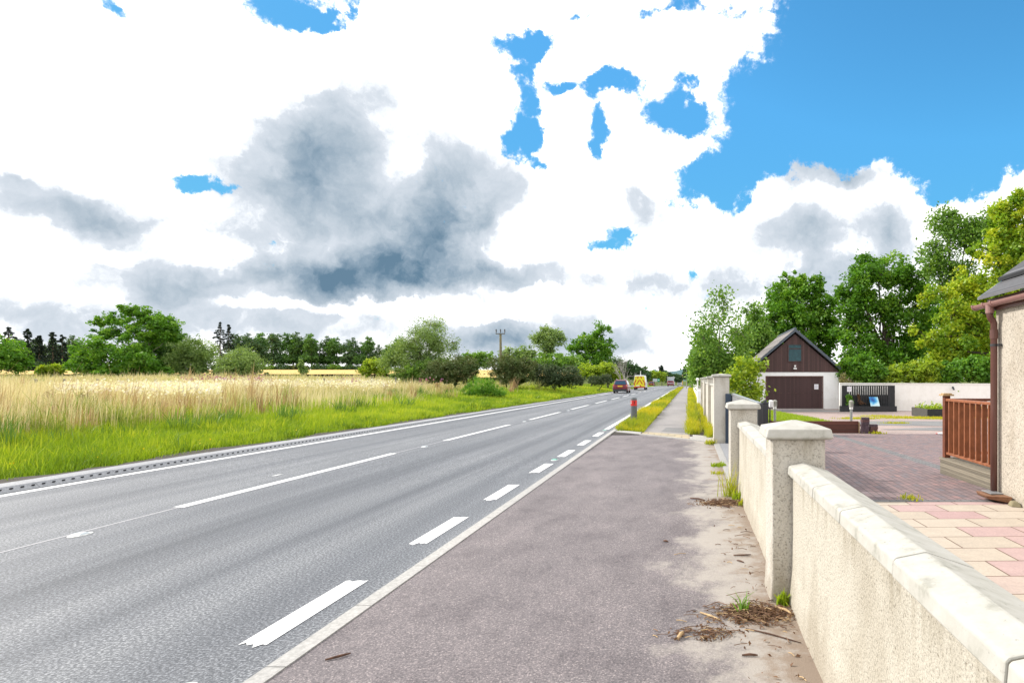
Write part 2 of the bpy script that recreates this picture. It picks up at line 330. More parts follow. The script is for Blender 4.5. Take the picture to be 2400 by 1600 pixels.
def leaf_mat(name, stops, transl=.38, gloss=.03):
    m = bpy.data.materials.new(name); m.use_nodes = True; t = m.node_tree; t.nodes.clear(); MATS[name] = m
    out = t.nodes.new('ShaderNodeOutputMaterial'); a = t.nodes.new('ShaderNodeAttribute'); a.attribute_name = 'tint'
    col = ramp_(t, a.outputs['Fac'], stops)
    df = t.nodes.new('ShaderNodeBsdfDiffuse'); tr = t.nodes.new('ShaderNodeBsdfTranslucent'); gl = t.nodes.new('ShaderNodeBsdfGlossy'); gl.inputs[1].default_value = .45
    t.links.new(col, df.inputs[0]); t.links.new(mixc(t, 1.0, col, (1.25, 1.2, .6), 'MULTIPLY'), tr.inputs[0])
    m1 = t.nodes.new('ShaderNodeMixShader'); m1.inputs[0].default_value = transl; t.links.new(df.outputs[0], m1.inputs[1]); t.links.new(tr.outputs[0], m1.inputs[2])
    m2 = t.nodes.new('ShaderNodeMixShader'); m2.inputs[0].default_value = gloss; t.links.new(m1.outputs[0], m2.inputs[1]); t.links.new(gl.outputs[0], m2.inputs[2])
    t.links.new(m2.outputs[0], out.inputs[0]); return m
def lm(name, a, b, c, **k): return leaf_mat(name, [(0, a), (.5, b), (1, c)], **k)
L_green = lm('leaf_green', (0.055, 0.16, 0.015), (0.13, 0.31, 0.025), (0.26, 0.44, 0.045))
L_mid = lm('leaf_mid', (0.085, 0.19, 0.03), (0.17, 0.33, 0.05), (0.29, 0.44, 0.08))
L_dark = lm('leaf_dark', (.045,.12,.03), (.095,.21,.045), (.16,.30,.06))
L_yel = lm('leaf_yellow', (.13,.29,.025), (.32,.47,.03), (.64,.66,.045))
L_lime = lm('leaf_lime', (.15,.27,.02), (.30,.43,.03), (.50,.58,.05))
L_will = lm('leaf_willow', (.13, .23, .06), (.24, .36, .11), (.36, .48, .17))
L_gorse = lm('leaf_gorse', (.06,.12,.035), (.115,.16,.05), (.19,.175,.075), transl=.15)
L_dgorse = lm('leaf_dark_gorse', (0.04, 0.085, 0.038), (0.085, 0.13, 0.06), (0.15, 0.165, 0.085), transl=.15)
L_con = lm('needle', (.010, .022, .016), (.018, .038, .026), (.032, .06, .038), transl=.1)
L_far = lm('leaf_far', (0.045, 0.105, 0.045), (0.08, 0.16, 0.06), (0.15, 0.23, 0.08), transl=.2)
L_dry = lm('dry_leaf', (.10, .05, .025), (.17, .09, .05), (.24, .14, .08), transl=.2)
L_straw = leaf_mat('straw_grass', [(0, (.13, .22, .025)), (.22, (.28, .33, .07)), (.45, (.50, .45, .22)), (.7, (.68, .59, .42)), (1, (.80, .73, .62))], .35)
L_short = leaf_mat('short_grass', [(0, (.11, .21, .015)), (.35, (.24, .36, .02)), (.7, (.38, .48, .03)), (1, (.55, .56, .05))], .4)
L_dockg = lm('leaf_dock', (0.07, 0.15, 0.03), (0.13, 0.24, 0.05), (0.22, 0.33, 0.08))
L_brownseed = lm('leaf_seed', (.18, .12, .06), (.34, .23, .13), (.52, .38, .27))
L_verge = leaf_mat('verge_weeds', [(0, (.14, .22, .015)), (.4, (.34, .40, .02)), (.7, (.56, .50, .02)), (1, (.66, .46, .03))], .4)
L_fluff = leaf_mat('thistle_fluff', [(0, (.72, .66, .58)), (1, (.9, .87, .82))], .4)
L_pink = leaf_mat('pink_flower', [(0, (.30, .10, .22)), (1, (.45, .20, .34))], .3)
L_ylw = leaf_mat('yellow_flower', [(0, (.65, .45, .01)), (1, (.75, .6, .02))], .3)

# ------------------------------------------------------------------ builders
def X(px, d): return (px - VX) * d / F
def Z(py, d): return H + (VY - py) * d / F
def link(o, parent=None):
    COL.objects.link(o)
    if parent is not None: o.parent = parent
    return o
def tag(o, label=None, cat=None, group=None, kind=None):
    for k, v in (('label', label), ('category', cat), ('group', group), ('kind', kind)):
        if v: o[k] = v
    return o
def thing(name, label, cat, loc, group=None):
    o = bpy.data.objects.new(name, None); link(o); o.location = loc; o.empty_display_size = .2
    return tag(o, label, cat, group)
def root_loc(p):
    while p.parent is not None: p = p.parent
    return Vector(p.location)
class MB:
    def __init__(s): s.v = []; s.f = []; s.m = []
    def add(s, vs, fs, m=0):
        k = len(s.v); s.v += [tuple(q) for q in vs]; s.f += [tuple(i + k for i in f) for f in fs]; s.m += [m] * len(fs); return s
    def box(s, x0, x1, y0, y1, z0, z1, m=0, mat=None):
        vs = [(x, y, z) for z in (z0, z1) for y in (y0, y1) for x in (x0, x1)]
        if mat is not None: vs = [mat @ Vector(q) for q in vs]
        return s.add(vs, [(0, 2, 3, 1), (4, 5, 7, 6), (0, 1, 5, 4), (2, 6, 7, 3), (0, 4, 6, 2), (1, 3, 7, 5)], m)
    def loft(s, rings, m=0, cap=True, closed=True):
        n = len(rings[0]); fs = []
        for i in range(len(rings) - 1):
            for j in range(n if closed else n - 1):
                a, b = i * n + j, i * n + (j + 1) % n
                fs.append((a, b, b + n, a + n))
        if cap: fs.append(tuple(reversed(range(n)))); fs.append(tuple((len(rings) - 1) * n + j for j in range(n)))
        return s.add([q for r in rings for q in r], fs, m)
    def tube(s, pts, rad, n=8, m=0, cap=True):
        pts = [Vector(p) for p in pts]; rings = []
        if not isinstance(rad, (list, tuple)): rad = [rad] * len(pts)
        for i, p in enumerate(pts):
            d = (pts[min(i + 1, len(pts) - 1)] - pts[max(i - 1, 0)]).normalized()
            a = d.cross(Vector((0, 0, 1)) if abs(d.z) < .9 else Vector((1, 0, 0))).normalized(); b = d.cross(a)
            rings.append([p + (a * math.cos(2 * math.pi * k / n) + b * math.sin(2 * math.pi * k / n)) * rad[i] for k in range(n)])
        return s.loft(rings, m, cap)
    def lathe(s, prof, c=(0, 0, 0), n=20, m=0):
        rings = [[(c[0] + r * math.cos(2 * math.pi * k / n), c[1] + r * math.sin(2 * math.pi * k / n), c[2] + z) for k in range(n)] for r, z in prof]
        return s.loft(rings, m)
    def poly(s, pts, dz, m=0):           # flat polygon (x,y,z list) thickened downward by dz
        n = len(pts); lo = [(x, y, z - dz) for x, y, z in pts]
        return s.loft([lo, pts], m)
    def build(s, name, mats, parent=None, loc=None, smooth=False, bevel=0, kind=None):
        o_ = root_loc(parent) if parent is not None else Vector(loc or (0, 0, 0))
        me = bpy.data.meshes.new(name)
        me.from_pydata([(a - o_.x, b - o_.y, c - o_.z) for a, b, c in s.v], [], s.f)
        bm = bmesh.new(); bm.from_mesh(me); bmesh.ops.recalc_face_normals(bm, faces=bm.faces); bm.to_mesh(me); bm.free()
        if not isinstance(mats, (list, tuple)): mats = [mats]
        for m in mats: me.materials.append(m)
        me.polygons.foreach_set('material_index', s.m)
        if smooth: me.polygons.foreach_set('use_smooth', [True] * len(s.f))
        o = bpy.data.objects.new(name, me); link(o, parent)
        if parent is None: o.location = o_
        if bevel:
            b = o.modifiers.new('bevel', 'BEVEL'); b.width = bevel; b.segments = 2; b.limit_method = 'ANGLE'
        if kind: o['kind'] = kind
        return o
def np_mesh(name, verts, faces_n, loops, mat, parent=None, tint=None, loc=(0, 0, 0)):
    """verts (V,3); loops flat vertex indices; faces_n = corners per face (array)"""
    me = bpy.data.meshes.new(name); V = len(verts); Fn = len(faces_n)
    me.vertices.add(V); me.loops.add(len(loops)); me.polygons.add(Fn)
    me.vertices.foreach_set('co', (np.asarray(verts, np.float32) - np.asarray(loc, np.float32)).ravel())
    me.loops.foreach_set('vertex_index', np.asarray(loops, np.int32))
    st = np.concatenate(([0], np.cumsum(faces_n)[:-1])).astype(np.int32)
    me.polygons.foreach_set('loop_start', st); me.polygons.foreach_set('loop_total', np.asarray(faces_n, np.int32))
    me.update(calc_edges=True)
    if tint is not None:
        dom = 'FACE' if len(tint) == Fn else 'POINT'
        a = me.attributes.new('tint', 'FLOAT', dom); a.data.foreach_set('value', np.asarray(tint, np.float32))
    me.materials.append(mat)
    o = bpy.data.objects.new(name, me); link(o, parent)
    if parent is None: o.location = loc
    return o
def leaves(rng, c, size, aspect=.5, up=.35, droop=0.0):
    """diamond leaves at centres c (N,3) -> verts (4N,3)"""
    n = len(c); s = (size * rng.uniform(.6, 1.35, n))[:, None]
    u = rng.normal(size=(n, 3)); u[:, 2] = u[:, 2] * .6 - droop; u /= np.linalg.norm(u, axis=1)[:, None]
    w = rng.normal(size=(n, 3)); w[:, 2] += up; v = np.cross(w, u); v /= np.linalg.norm(v, axis=1)[:, None] + 1e-9
    a = c - u * s * .5; b = c + u * s * .5; k = np.cross(u, v) * s * .12
    return np.stack([a, c + v * s * aspect * .5 + k, b, c - v * s * aspect * .5 + k], 1).reshape(-1, 3)
def leaf_obj(name, verts, mat, parent, tint, loc):
    n = len(verts) // 4
    return np_mesh(name, verts - np.asarray(loc) if parent is not None else verts, np.full(n, 4), np.arange(4 * n), mat, parent, tint, (0, 0, 0) if parent is not None else loc)

# ------------------------------------------------------------------ terrain heights
def rz(y):
    y = np.asarray(y, float)
    a = -.004 * np.clip(y - 10, 0, None) - 2.2e-5 * np.clip(np.minimum(y, 320) - 60, 0, None) ** 2 - .006 * np.clip(y - 320, 0, None)
    return a
def sm(a, b, v):
    t = np.clip((np.asarray(v, float) - a) / (b - a), 0, 1); return t * t * (3 - 2 * t)
def yz(y): return -.02 * np.clip(np.asarray(y, float) - 7, 0, 31)
def hz(x, y):
    x = np.asarray(x, float); y = np.asarray(y, float)
    base = rz(np.minimum(y, 500))
    L = sm(-10.6, -17, x) * (.30 + .70 * sm(22, 75, y)); far = sm(-16, -60, x)
    left = base * (1 - far) + .45 * L + np.clip(y - 60, 0, 260) * .02 * far
    right = base * 0 + yz(y)
    t = sm(.7, 1.15, x); t = np.where(y > 60, t * (1 - sm(60, 140, y)), t)
    return np.where(x < -5, left, base * (1 - t) + right * t)

# ------------------------------------------------------------------ ground, road, pavements
def grid(name, xs, ys, zf, mat, kind='structure', label=None):
    xs = np.asarray(xs, float); ys = np.asarray(ys, float); gx, gy = np.meshgrid(xs, ys); gz = zf(gx, gy)
    v = np.stack([gx, gy, gz], -1).reshape(-1, 3); nx, ny = len(xs), len(ys)
    i, j = np.meshgrid(np.arange(nx - 1), np.arange(ny - 1)); a = (j * nx + i).ravel()
    o = np_mesh(name, v, np.full(len(a), 4), np.stack([a, a + 1, a + 1 + nx, a + nx], 1).ravel(), mat)
    o['kind'] = kind
    if label: o['label'] = label
    return o
def strip(name, x0, x1, y0, y1, dz, mat, n=2, zf=None):
    ny = max(2, int((y1 - y0) / 4)); f = zf or (lambda x, y: rz(y))
    return grid(name, np.linspace(x0, x1, n), np.linspace(y0, y1, ny), lambda x, y: f(x, y) + dz, mat)
gx = np.concatenate([-np.geomspace(3000, 62, 22), np.arange(-60, 34, 2.0), [-10.6, -9.8, .6, .9, 1.2], np.geomspace(36, 3000, 22)]); gx = np.unique(gx)
gy = np.concatenate([[-300, -100, -40, -20, -10], np.arange(-6, 130, 3.0), np.geomspace(132, 3500, 40)])
grid('ground', gx, gy, lambda x, y: hz(x, y) - np.where((x > -10.55) & (y < 400), .07, .0), M_ground)
strip('road', -9.46, -2.33, -40, 420, 0, M_road, 4)
strip('pavement', -2.22, .74, -20, 15.4, .004, M_pave, 3)
def quad_sheet(name, pts, mat, zf=lambda x, y: 0.0, dz=0.004):
    b = MB(); b.add([(x, y, float(zf(x, y)) + dz) for x, y in pts], [tuple(range(len(pts)))]); return b.build(name, mat, kind='structure')
quad_sheet('pavement', [(-2.22, 15.4), (.74, 15.4), (-2.22, 18.6)], M_pave, lambda x, y: rz(y))
strip('footpath', -1.40, .02, 15.3, 300, .0, M_path, 2)
strip('verge', -2.22, -1.40, 17.6, 300, .02, M_soil, 2)
strip('verge', .02, .75, 17.0, 300, .016, M_soil, 2)
quad_sheet('concrete_pad', [(.02, 16.2), (.72, 15.4), (.75, 17.05), (.02, 17.05)], M_conc, lambda x, y: rz(y), .014)
quad_sheet('path_patch', [(-.85, 18.9), (.0, 18.4), (.0, 20.2), (-.75, 20.4)], M_patch, lambda x, y: rz(y), .005)
quad_sheet('tactile_paving', [(-1.40, 17.85), (.1, 16.1), (.1, 17.5), (-1.38, 18.75)], M_tact, lambda x, y: rz(y), .008)
quad_sheet('concrete_pad', [(.1, 16.08), (.60, 15.50), (.74, 15.36), (.60, 17.0), (.1, 17.5)], M_conc, lambda x, y: rz(y), .024)
quad_sheet('concrete_pad', [(-2.22, 18.62), (-1.40, 17.72), (-1.40, 18.3), (-2.22, 19.2)], M_conc, lambda x, y: rz(y), .026)
b = MB()
b.loft([[(-2.22, 18.5, -.06), (-2.22, 18.62, -.06), (-2.22, 18.62, .0), (-2.22, 18.5, .0)], [(.62, 15.35, -.06), (.62, 15.47, -.06), (.62, 15.47, .012), (.62, 15.35, .012)]])
b.build('edging', M_conc, kind='structure')
# right kerb: flush stones 0.915 m long
b = MB(); y = -3.0
while y < 19.2:
    b.box(-2.33, -2.22, y + .004, y + .91, -.1, .012); y += .915
b.build('kerb', M_conc, kind='structure')
b = MB(); y = 19.25
while y < 300:
    b.box(-2.33, -2.22, y + .004, y + 3.6, -.2 + float(rz(y)), .06 + float(rz(y + 2))); y += 3.62
b.build('kerb', M_conc, kind='structure')
# left drainage kerb with its row of inlets
b = MB(); y = -3.0
while y < 320:
    st = 1.2 if y < 80 else 6.0
    z = float(rz(y + st / 2))
    b.loft([[(-9.80, yy, z - .1), (-9.44, yy, z - .1), (-9.44, yy, z + .012), (-9.52, yy, z + .085), (-9.80, yy, z + .095)] for yy in (y + .004, y + st - .004)])
    y += st
y = 5.0
while y < 62:
    z = float(rz(y)); sx = Matrix.Translation((-9.478, y, z + .047)) @ Matrix.Rotation(R(-42), 4, 'Y')
    b.box(-.020, .020, 0, .038, -.006, .007, 1, sx); y += .145
b.build('drainage_kerb', [M_kerbL, M_dark], kind='structure')
# soil strip with a ragged edge
ys = np.concatenate([np.arange(-4, 60, .35), np.arange(60, 320, 3)]); rg = np.random.default_rng(5)
e = -10.45 + .22 * np.sin(ys * 1.3) + rg.normal(0, .08, len(ys))
v = np.stack([np.stack([e, ys, rz(ys) + .045], 1), np.stack([np.full_like(ys, -9.80), ys, rz(ys) + .06], 1)], 1).reshape(-1, 3)
a = np.arange(len(ys) - 1) * 2
o = np_mesh('soil', v, np.full(len(a), 4), np.stack([a, a + 1, a + 3, a + 2], 1).ravel(), M_soil); o['kind'] = 'structure'
# painted lines with slightly ragged ends
def line_mesh(name, spans, x0, x1, dz=.004):
    b = MB(); rr = random.Random(3)
    for y0, y1 in spans:
        n = max(2, int((y1 - y0) / 6) + 2); ys_ = [y0 + (y1 - y0) * i / (n - 1) for i in range(n)]
        k = 6 if y0 < 22 else 1
        p = [(x0 + (x1 - x0) * i / k, y0 + (rr.uniform(-.05, .05) if 0 < i < k else 0)) for i in range(k + 1)]
        q = [(x0 + (x1 - x0) * i / k, y1 + rr.uniform(-.02, .02)) for i in range(k, -1, -1)]
        ring = p + [(x1 + rr.uniform(-.004, .004), yy) for yy in ys_[1:-1]] + q + [(x0 + rr.uniform(-.004, .004), yy) for yy in reversed(ys_[1:-1])]
        if y1 - y0 > 20:
            for i in range(n - 1):
                a0, a1 = ys_[i], ys_[i + 1]
                b.add([(x0, a0, float(rz(a0)) + dz), (x1, a0, float(rz(a0)) + dz), (x1, a1, float(rz(a1)) + dz), (x0, a1, float(rz(a1)) + dz)], [(0, 1, 2, 3)])
        else:
            zb = max(float(rz(y0)), float(rz(y1)))
            b.add([(x, yy, float(rz(yy)) + dz) for x, yy in ring], [tuple(range(len(ring)))])
    return b.build(name, M_paint, kind='structure')
line_mesh('centre_line', [(-1.0, 4.7), (7.63, 13.2), (16.0, 21.7), (24.5, 30.2), (33.1, 38.8)] + [(41.7 + 8.6 * i, 47.4 + 8.6 * i) for i in range(28)], -6.38, -6.23)
line_mesh('edge_line', [(-8, 300)], -9.40, -9.22)
line_mesh('edge_line', [(1.3, 2.5), (3.70, 4.87), (5.96, 7.09), (8.1, 9.25), (10.4, 11.55), (12.6, 13.8), (14.85, 16.05), (17.2, 18.5)], -2.70, -2.53)
line_mesh('edge_line', [(19.6, 300)], -2.70, -2.55)
b = MB(); b.box(-6.316, -6.30, -8, 60, -.02, .0025)
M_seam = plain('seam', (.42, .42, .44), .8)
for i in range(0, 62, 4): pass
strip('road_seam', -6.322, -6.292, -8, 40, .0022, M_seam, 2)
b = MB()
for (px_, py_, w_, l_) in ((650, 1113, .03, .22),):
    d_ = F * H / (py_ - VY); x_ = X(px_, d_)
    b.add([(x_ - w_, d_ - l_ * .5, .003), (x_ + w_, d_ - l_ * .4, .003), (x_ + w_ * .6, d_ + l_ * .5, .003), (x_ - w_ * .8, d_ + l_ * .3, .003)], [(0, 1, 2, 3)])
b.build('worn_paint', M_paint, kind='structure')

# road studs
ORD = ['first', 'second', 'third', 'fourth', 'fifth', 'sixth', 'seventh', 'eighth', 'ninth', 'tenth', 'eleventh', 'twelfth', 'thirteenth', 'fourteenth', 'fifteenth', 'sixteenth', 'seventeenth', 'eighteenth', 'nineteenth', 'twentieth', 'twenty first', 'twenty second', 'twenty third', 'twenty fourth', 'twenty fifth', 'twenty sixth', 'twenty seventh', 'twenty eighth', 'twenty ninth', 'thirtieth']
M_studw = plain('stud_casting', (.62, .63, .62), .5, var=.2, scale=40)
M_studg = plain('green_lens', (.10, .36, .28), .3)
M_studc = plain('clear_lens', (.6, .65, .68), .15)
def stud(x, y, label, lens, group):
    z = float(rz(y)); r = thing('road_stud', label, 'road stud', (x, y, z), group)
    b = MB(); n = 18
    b.loft([[(x + .07 * k * math.cos(2 * math.pi * i / n), y + .12 * k * math.sin(2 * math.pi * i / n), z + h) for i in range(n)] for k, h in ((1, .0), (1, .006), (.82, .010))])
    b.build('casting', M_studw, r)
    b = MB(); b.loft([[(x - .05, y - .06, z + .01), (x + .05, y - .06, z + .01), (x + .05, y + .06, z + .01), (x - .05, y + .06, z + .01)], [(x - .04, y - .035, z + .024), (x + .04, y - .035, z + .024), (x + .04, y + .035, z + .024), (x - .04, y + .035, z + .024)]])
    b.build('lens', lens, r)
for i, y in enumerate((6.3, 14.5, 23.3, 31.8)):
    stud(-6.2, y, f'pale road stud on the centre line, {ORD[i]} from the camera', M_studc, 'studs along the centre line')
stud(-2.60, 3.13, 'road stud with green lens by the kerb at the bottom edge of the photo', M_studg, 'studs along the kerb line')
stud(-2.63, 12.1, 'pale green road stud between dashes near the kerb', M_studg, 'studs along the kerb line')
stud(-2.62, 19.2, 'small road stud where the dashes meet the solid edge line', M_studg, 'studs along the kerb line')

# ------------------------------------------------------------------ drive, patio, yard
yzf = lambda x, y: yz(y)
grid('patio', [.95, 2, 3, 4.2], np.linspace(-4, 8.2, 8), lambda x, y: yz(y) + .006, M_flag)
grid('driveway', [.80, 2, 3, 4.60], np.linspace(8.2, 20.6, 9), lambda x, y: yz(y) + .004, M_block)
grid('driveway', [4.86, 6, 8, 10], np.linspace(8.2, 20.6, 9), lambda x, y: yz(y) + .004, M_block)
grid('driveway_band', [4.60, 4.86], np.linspace(8.2, 20.6, 9), lambda x, y: yz(y) + .004, M_blockg)
grid('driveway_band', [1.0, 2, 3, 4.2], [8.06, 8.2], lambda x, y: yz(y) + .0085, M_blockg)
grid('gravel_yard', [.9, 4, 8, 12, 18, 26, 40], np.linspace(20.6, 46, 12), lambda x, y: yz(y) + .003, M_gravel)
def ragged(name, pts, mat, dz, seed):
    rr = random.Random(seed); out = []
    for i in range(len(pts)):
        (x0, y0), (x1, y1) = pts[i], pts[(i + 1) % len(pts)]; n = 8
        for k in range(n):
            f = k / n; out.append((x0 + (x1 - x0) * f + rr.uniform(-.15, .15), y0 + (y1 - y0) * f + rr.uniform(-.12, .12)))
    b = MB(); cx = sum(p[0] for p in out) / len(out); cy = sum(p[1] for p in out) / len(out)
    vs = [(cx, cy, float(yz(cy)) + dz)] + [(x, y, float(yz(y)) + dz) for x, y in out]
    b.add(vs, [(0, i + 1, (i + 1) % len(out) + 1) for i in range(len(out))]); return b.build(name, mat, kind='structure')
ragged('tarmac_patch', [(6.4, 26.2), (9.5, 25.2), (16, 24.6), (16, 28.5), (10, 29.2), (7.4, 28.8)], M_patch, .010, 1)
ragged('tarmac_patch', [(7.0, 22.9), (10.5, 21.7), (15, 21.3), (15, 23.2), (9.5, 24.2)], M_patch, .011, 2)
ragged('tarmac_patch', [(3.4, 40.6), (12, 40.2), (12, 41.8), (3.4, 43.6)], M_patch, .009, 4)
# threshold strips between the gate pillars
b = MB(); b.box(.60, .73, 9.0, 15.1, -.05, .012); b.build('threshold', M_conc, kind='structure')
b = MB(); b.box(.735, 1.0, 9.0, 15.1, -.2, .008); b.build('threshold', M_kerbL, kind='structure')
# lawn behind the brown board, raised
def lawn_z(x, y): return .06 - .012 * (y - 21)
lp = [(1.25, 21.08), (5.0, 21.08), (4.85, 24), (4.45, 28), (3.9, 33), (1.25, 33)]
b = MB(); b.loft([[(x + (.25 if x > 2 else 0), y, float(yz(y)) - .05) for x, y in lp], [(x, y, lawn_z(x, y)) for x, y in lp]]); b.build('lawn', M_lawn, kind='structure')

# ------------------------------------------------------------------ garden walls and pillars by the pavement
def pillar(label, x0, x1, y0, y1, hb, cap_h, peak, mat, over=.05, z0=-.05, flat=False, group=None):
    r = thing('gate_pillar', label, 'pillar', ((x0 + x1) / 2, (y0 + y1) / 2, max(z0, 0)), group)
    b = MB(); k = .008
    b.loft([[(x0 - k * 2, y0 - k * 2, z0), (x1 + k, y0 - k * 2, z0), (x1 + k, y1, z0), (x0 - k * 2, y1, z0)], [(x0, y0, z0 + .25), (x1, y0, z0 + .25), (x1, y1, z0 + .25), (x0, y1, z0 + .25)], [(x0, y0, hb), (x1, y0, hb), (x1, y1, hb), (x0, y1, hb)]])
    b.build('shaft', mat, r, bevel=.012)
    a0, a1, c0, c1 = x0 - over, x1 + over, y0 - over, y1 + over; b = MB(); t = .015
    rings = [[(a0 + .02, c0 + .02, hb), (a1 - .02, c0 + .02, hb), (a1 - .02, c1 - .02, hb), (a0 + .02, c1 - .02, hb)], [(a0, c0, hb + .012), (a1, c0, hb + .012), (a1, c1, hb + .012), (a0, c1, hb + .012)], [(a0 + t, c0 + t, hb + cap_h), (a1 - t, c0 + t, hb + cap_h), (a1 - t, c1 - t, hb + cap_h), (a0 + t, c1 - t, hb + cap_h)]]
    mx, my = (a0 + a1) / 2, (c0 + c1) / 2; e_ = .02
    rings.append([(mx - e_, my - e_, peak), (mx + e_, my - e_, peak), (mx + e_, my + e_, peak), (mx - e_, my + e_, peak)])
    b.loft(rings); b.build('cap', M_cope, r, bevel=.008)
    return r
def low_wall(label, xf, y0, y1, joints, mat=M_cast):
    r = thing('garden_wall', label, 'wall', (xf + .1, (y0 + y1) / 2, 0))
    b = MB(); n = 24; rr = random.Random(int(y1 * 7))
    prof = [(0, -.1), (-.03, 0.0), (-.018, .10), (-.004, .25), (0, .5), (0, .915)]
    rings = []
    for i in range(n + 1):
        y = y0 + (y1 - y0) * i / n; w = rr.uniform(-.004, .004)
        rings.append([(xf + dx + w, y, z) for dx, z in prof] + [(xf + .19, y, .915), (xf + .19, y, -.1)])
    b.loft(rings); b.build('roughcast', mat, r)
    js = [y0] + joints + [y1]
    for k, (a, c) in enumerate(zip(js[:-1], js[1:])):
        dx = rr.uniform(-.004, .004); dz = rr.uniform(-.003, .003); q = .005
        pr = [(-.035, .917), (-.03, .972), (-.022, .980), (.075, 1.0), (.085, 1.0), (.25, .945), (.255, .93), (.25, .917)]
        b = MB(); b.loft([[(xf + x + dx, y, z + dz) for x, z in pr] for y in (a + q, c - q)]); b.build('coping_stone', M_cope, r, bevel=.006)
    b = MB(); b.loft([[(xf + x, y, z) for x, z in ((-.028, .919), (-.024, .968), (-.016, .974), (.076, .993), (.084, .993), (.243, .94), (.246, .92))] for y in (y0 + .01, y1 - .01)]); b.build('mortar', M_mort, r)
    return r
low_wall('nearest stretch of cream roughcast garden wall with pale coping, running to the bottom corner', .735, -3.2, 4.40, [-2.3, -1.5, -.75, 0.0, .72, 1.37, 2.135, 2.9, 3.53])
pillar('nearest roughcast pillar with shallow pyramid cap, splitting the cream garden wall', .595, .975, 4.42, 4.80, 1.16, .075, 1.285, M_cast2)
low_wall('second stretch of cream garden wall, between the nearest pillar and the gate pillar', .70, 4.82, 8.60, [5.6, 6.4, 7.15, 7.9])
pillar('middle pillar with pyramid cap and stained front at the near side of the driveway gate', .575, .95, 8.62, 9.0, 1.16, .075, 1.29, M_cast2)
pillar('tall smooth grey rendered pillar at the far side of the driveway gate', .605, .985, 15.12, 15.5, 1.62, .06, 1.70, M_smooth, .05)
for i, y in enumerate((19.9, 25.6, 32.0)):
    z = -.03 * 0
    pillar(f'tall cream pillar in the row beyond the gate, {ORD[i]} after the grey pillar', .605, .98, y, y + .38, 1.60 - .004 * (y - 15), .06, 1.68 - .004 * (y - 15), M_smooth, .05, z0=-.2, group='tall pillars along the footpath')
for i, (y0, y1) in enumerate(((15.5, 19.9), (20.28, 25.6), (25.98, 32.0))):
    r = thing('boundary_wall', f'tall cream wall panel along the footpath, {ORD[i]} beyond the gate', 'wall', (.75, (y0 + y1) / 2, 0), 'tall wall panels along the footpath')
    b = MB(); b.box(.70, .88, y0 + .005, y1 - .005, -.2, 1.36); b.build('render', M_smooth, r)
    b = MB(); b.box(.66, .92, y0 + .005, y1 - .005, 1.362, 1.42); b.build('coping', M_cope, r, bevel=.01)
# further low white walling and its pale end block
r = thing('low_wall', 'low pale wall far along the footpath beyond the tall cream pillars', 'wall', (.75, 60, -.2))
b = MB(); b.loft([[(.62, y, float(rz(y)) - .3), (.85, y, float(rz(y)) - .3), (.85, y, float(rz(y)) + 1.0), (.62, y, float(rz(y)) + 1.0)] for y in (40.5, 60, 85)]); b.build('render', M_backw, r)
b = MB(); b.loft([[(.58, y, float(rz(y)) + 1.002), (.89, y, float(rz(y)) + 1.002), (.89, y, float(rz(y)) + 1.07), (.58, y, float(rz(y)) + 1.07)] for y in (40.5, 60, 85)]); b.build('coping', M_cope, r)
r = thing('wall_block', 'small pale grey wall end with sloping top just beyond the tall cream pillars', 'wall', (.65, 38.5, -.1))
b = MB(); b.loft([[(.50, y, -.3), (.72, y, -.3), (.72, y, .80), (.50, y, .86)] for y in (37.6, 39.2)]); b.build('render', M_white, r, bevel=.02)
r = thing('globe_lamp', 'small white globe on a slim post beyond the tall cream pillars', 'lamp', (.55, 40.0, -.1))
b = MB(); b.tube([(.55, 40, -.1), (.55, 40, 1.40)], .035, 8); b.build('post', M_wht, r)
b = MB(); b.lathe([(.02, -.11), (.08, -.08), (.115, 0), (.08, .08), (.02, .11)], (.55, 40, 1.49), 14); b.build('globe', M_wht, r, smooth=True)
r = thing('lamp_column', 'slim pale pole rising beside the far end of the footpath', 'pole', (-.55, 128, float(rz(128))))
b = MB(); z = float(rz(128)); b.tube([(-.55, 128, z), (-.55, 128, z + 1.2), (-.55, 128, 3.2)], [.09, .06, .05], 8); b.build('shaft', M_galv, r)
b = MB(); b.box(-.70, -.40, 127.85, 128.15, z, z + .45); b.build('base_cabinet', M_galv, r, bevel=.03)

# ------------------------------------------------------------------ sliding gate and its posts
r = thing('sliding_gate', 'grey boarded driveway gate closed between the gate pillars', 'gate', (1.07, 12.3, 0))
b = MB(); b.box(1.05, 1.09, 9.55, 15.0, .06, 1.17); b.build('boarding', M_grate, r)
b = MB(); b.box(1.035, 1.105, 9.5, 15.02, 1.171, 1.225); b.box(1.035, 1.105, 9.5, 15.02, .02, .058); b.build('frame', M_wtrim, r, bevel=.006)
b = MB(); b.box(1.025, 1.048, 13.15, 13.22, .95, 1.12); b.build('latch', M_char, r)
b = MB(); b.box(1.045, 1.12, 9.38, 9.49, .05, 1.21); b.build('end_stile', M_char, r, bevel=.006)
r = thing('gate_post', 'flat navy steel post fixed to the front of the tall grey pillar', 'post', (.97, 15.08, 0))
b = MB(); b.box(.885, 1.03, 15.03, 15.10, -.02, 1.215); b.build('plate', M_navy, r, bevel=.008)
b = MB(); b.box(1.032, 1.06, 15.03, 15.08, .1, 1.17); b.build('receiver', M_char, r, bevel=.004)
r = thing('gate_post', 'dark charcoal guide post with cap showing past the middle pillar', 'post', (1.27, 10.3, -.06))
b = MB(); b.box(1.215, 1.315, 10.25, 10.35, -.12, 1.17); b.build('shaft', M_char, r, bevel=.008)
b = MB(); b.box(1.208, 1.322, 10.243, 10.357, 1.171, 1.19); b.lathe([(.03, 0), (.028, .03), (.008, .045)], (1.265, 10.3, 1.19), 12); b.build('cap', M_char, r)
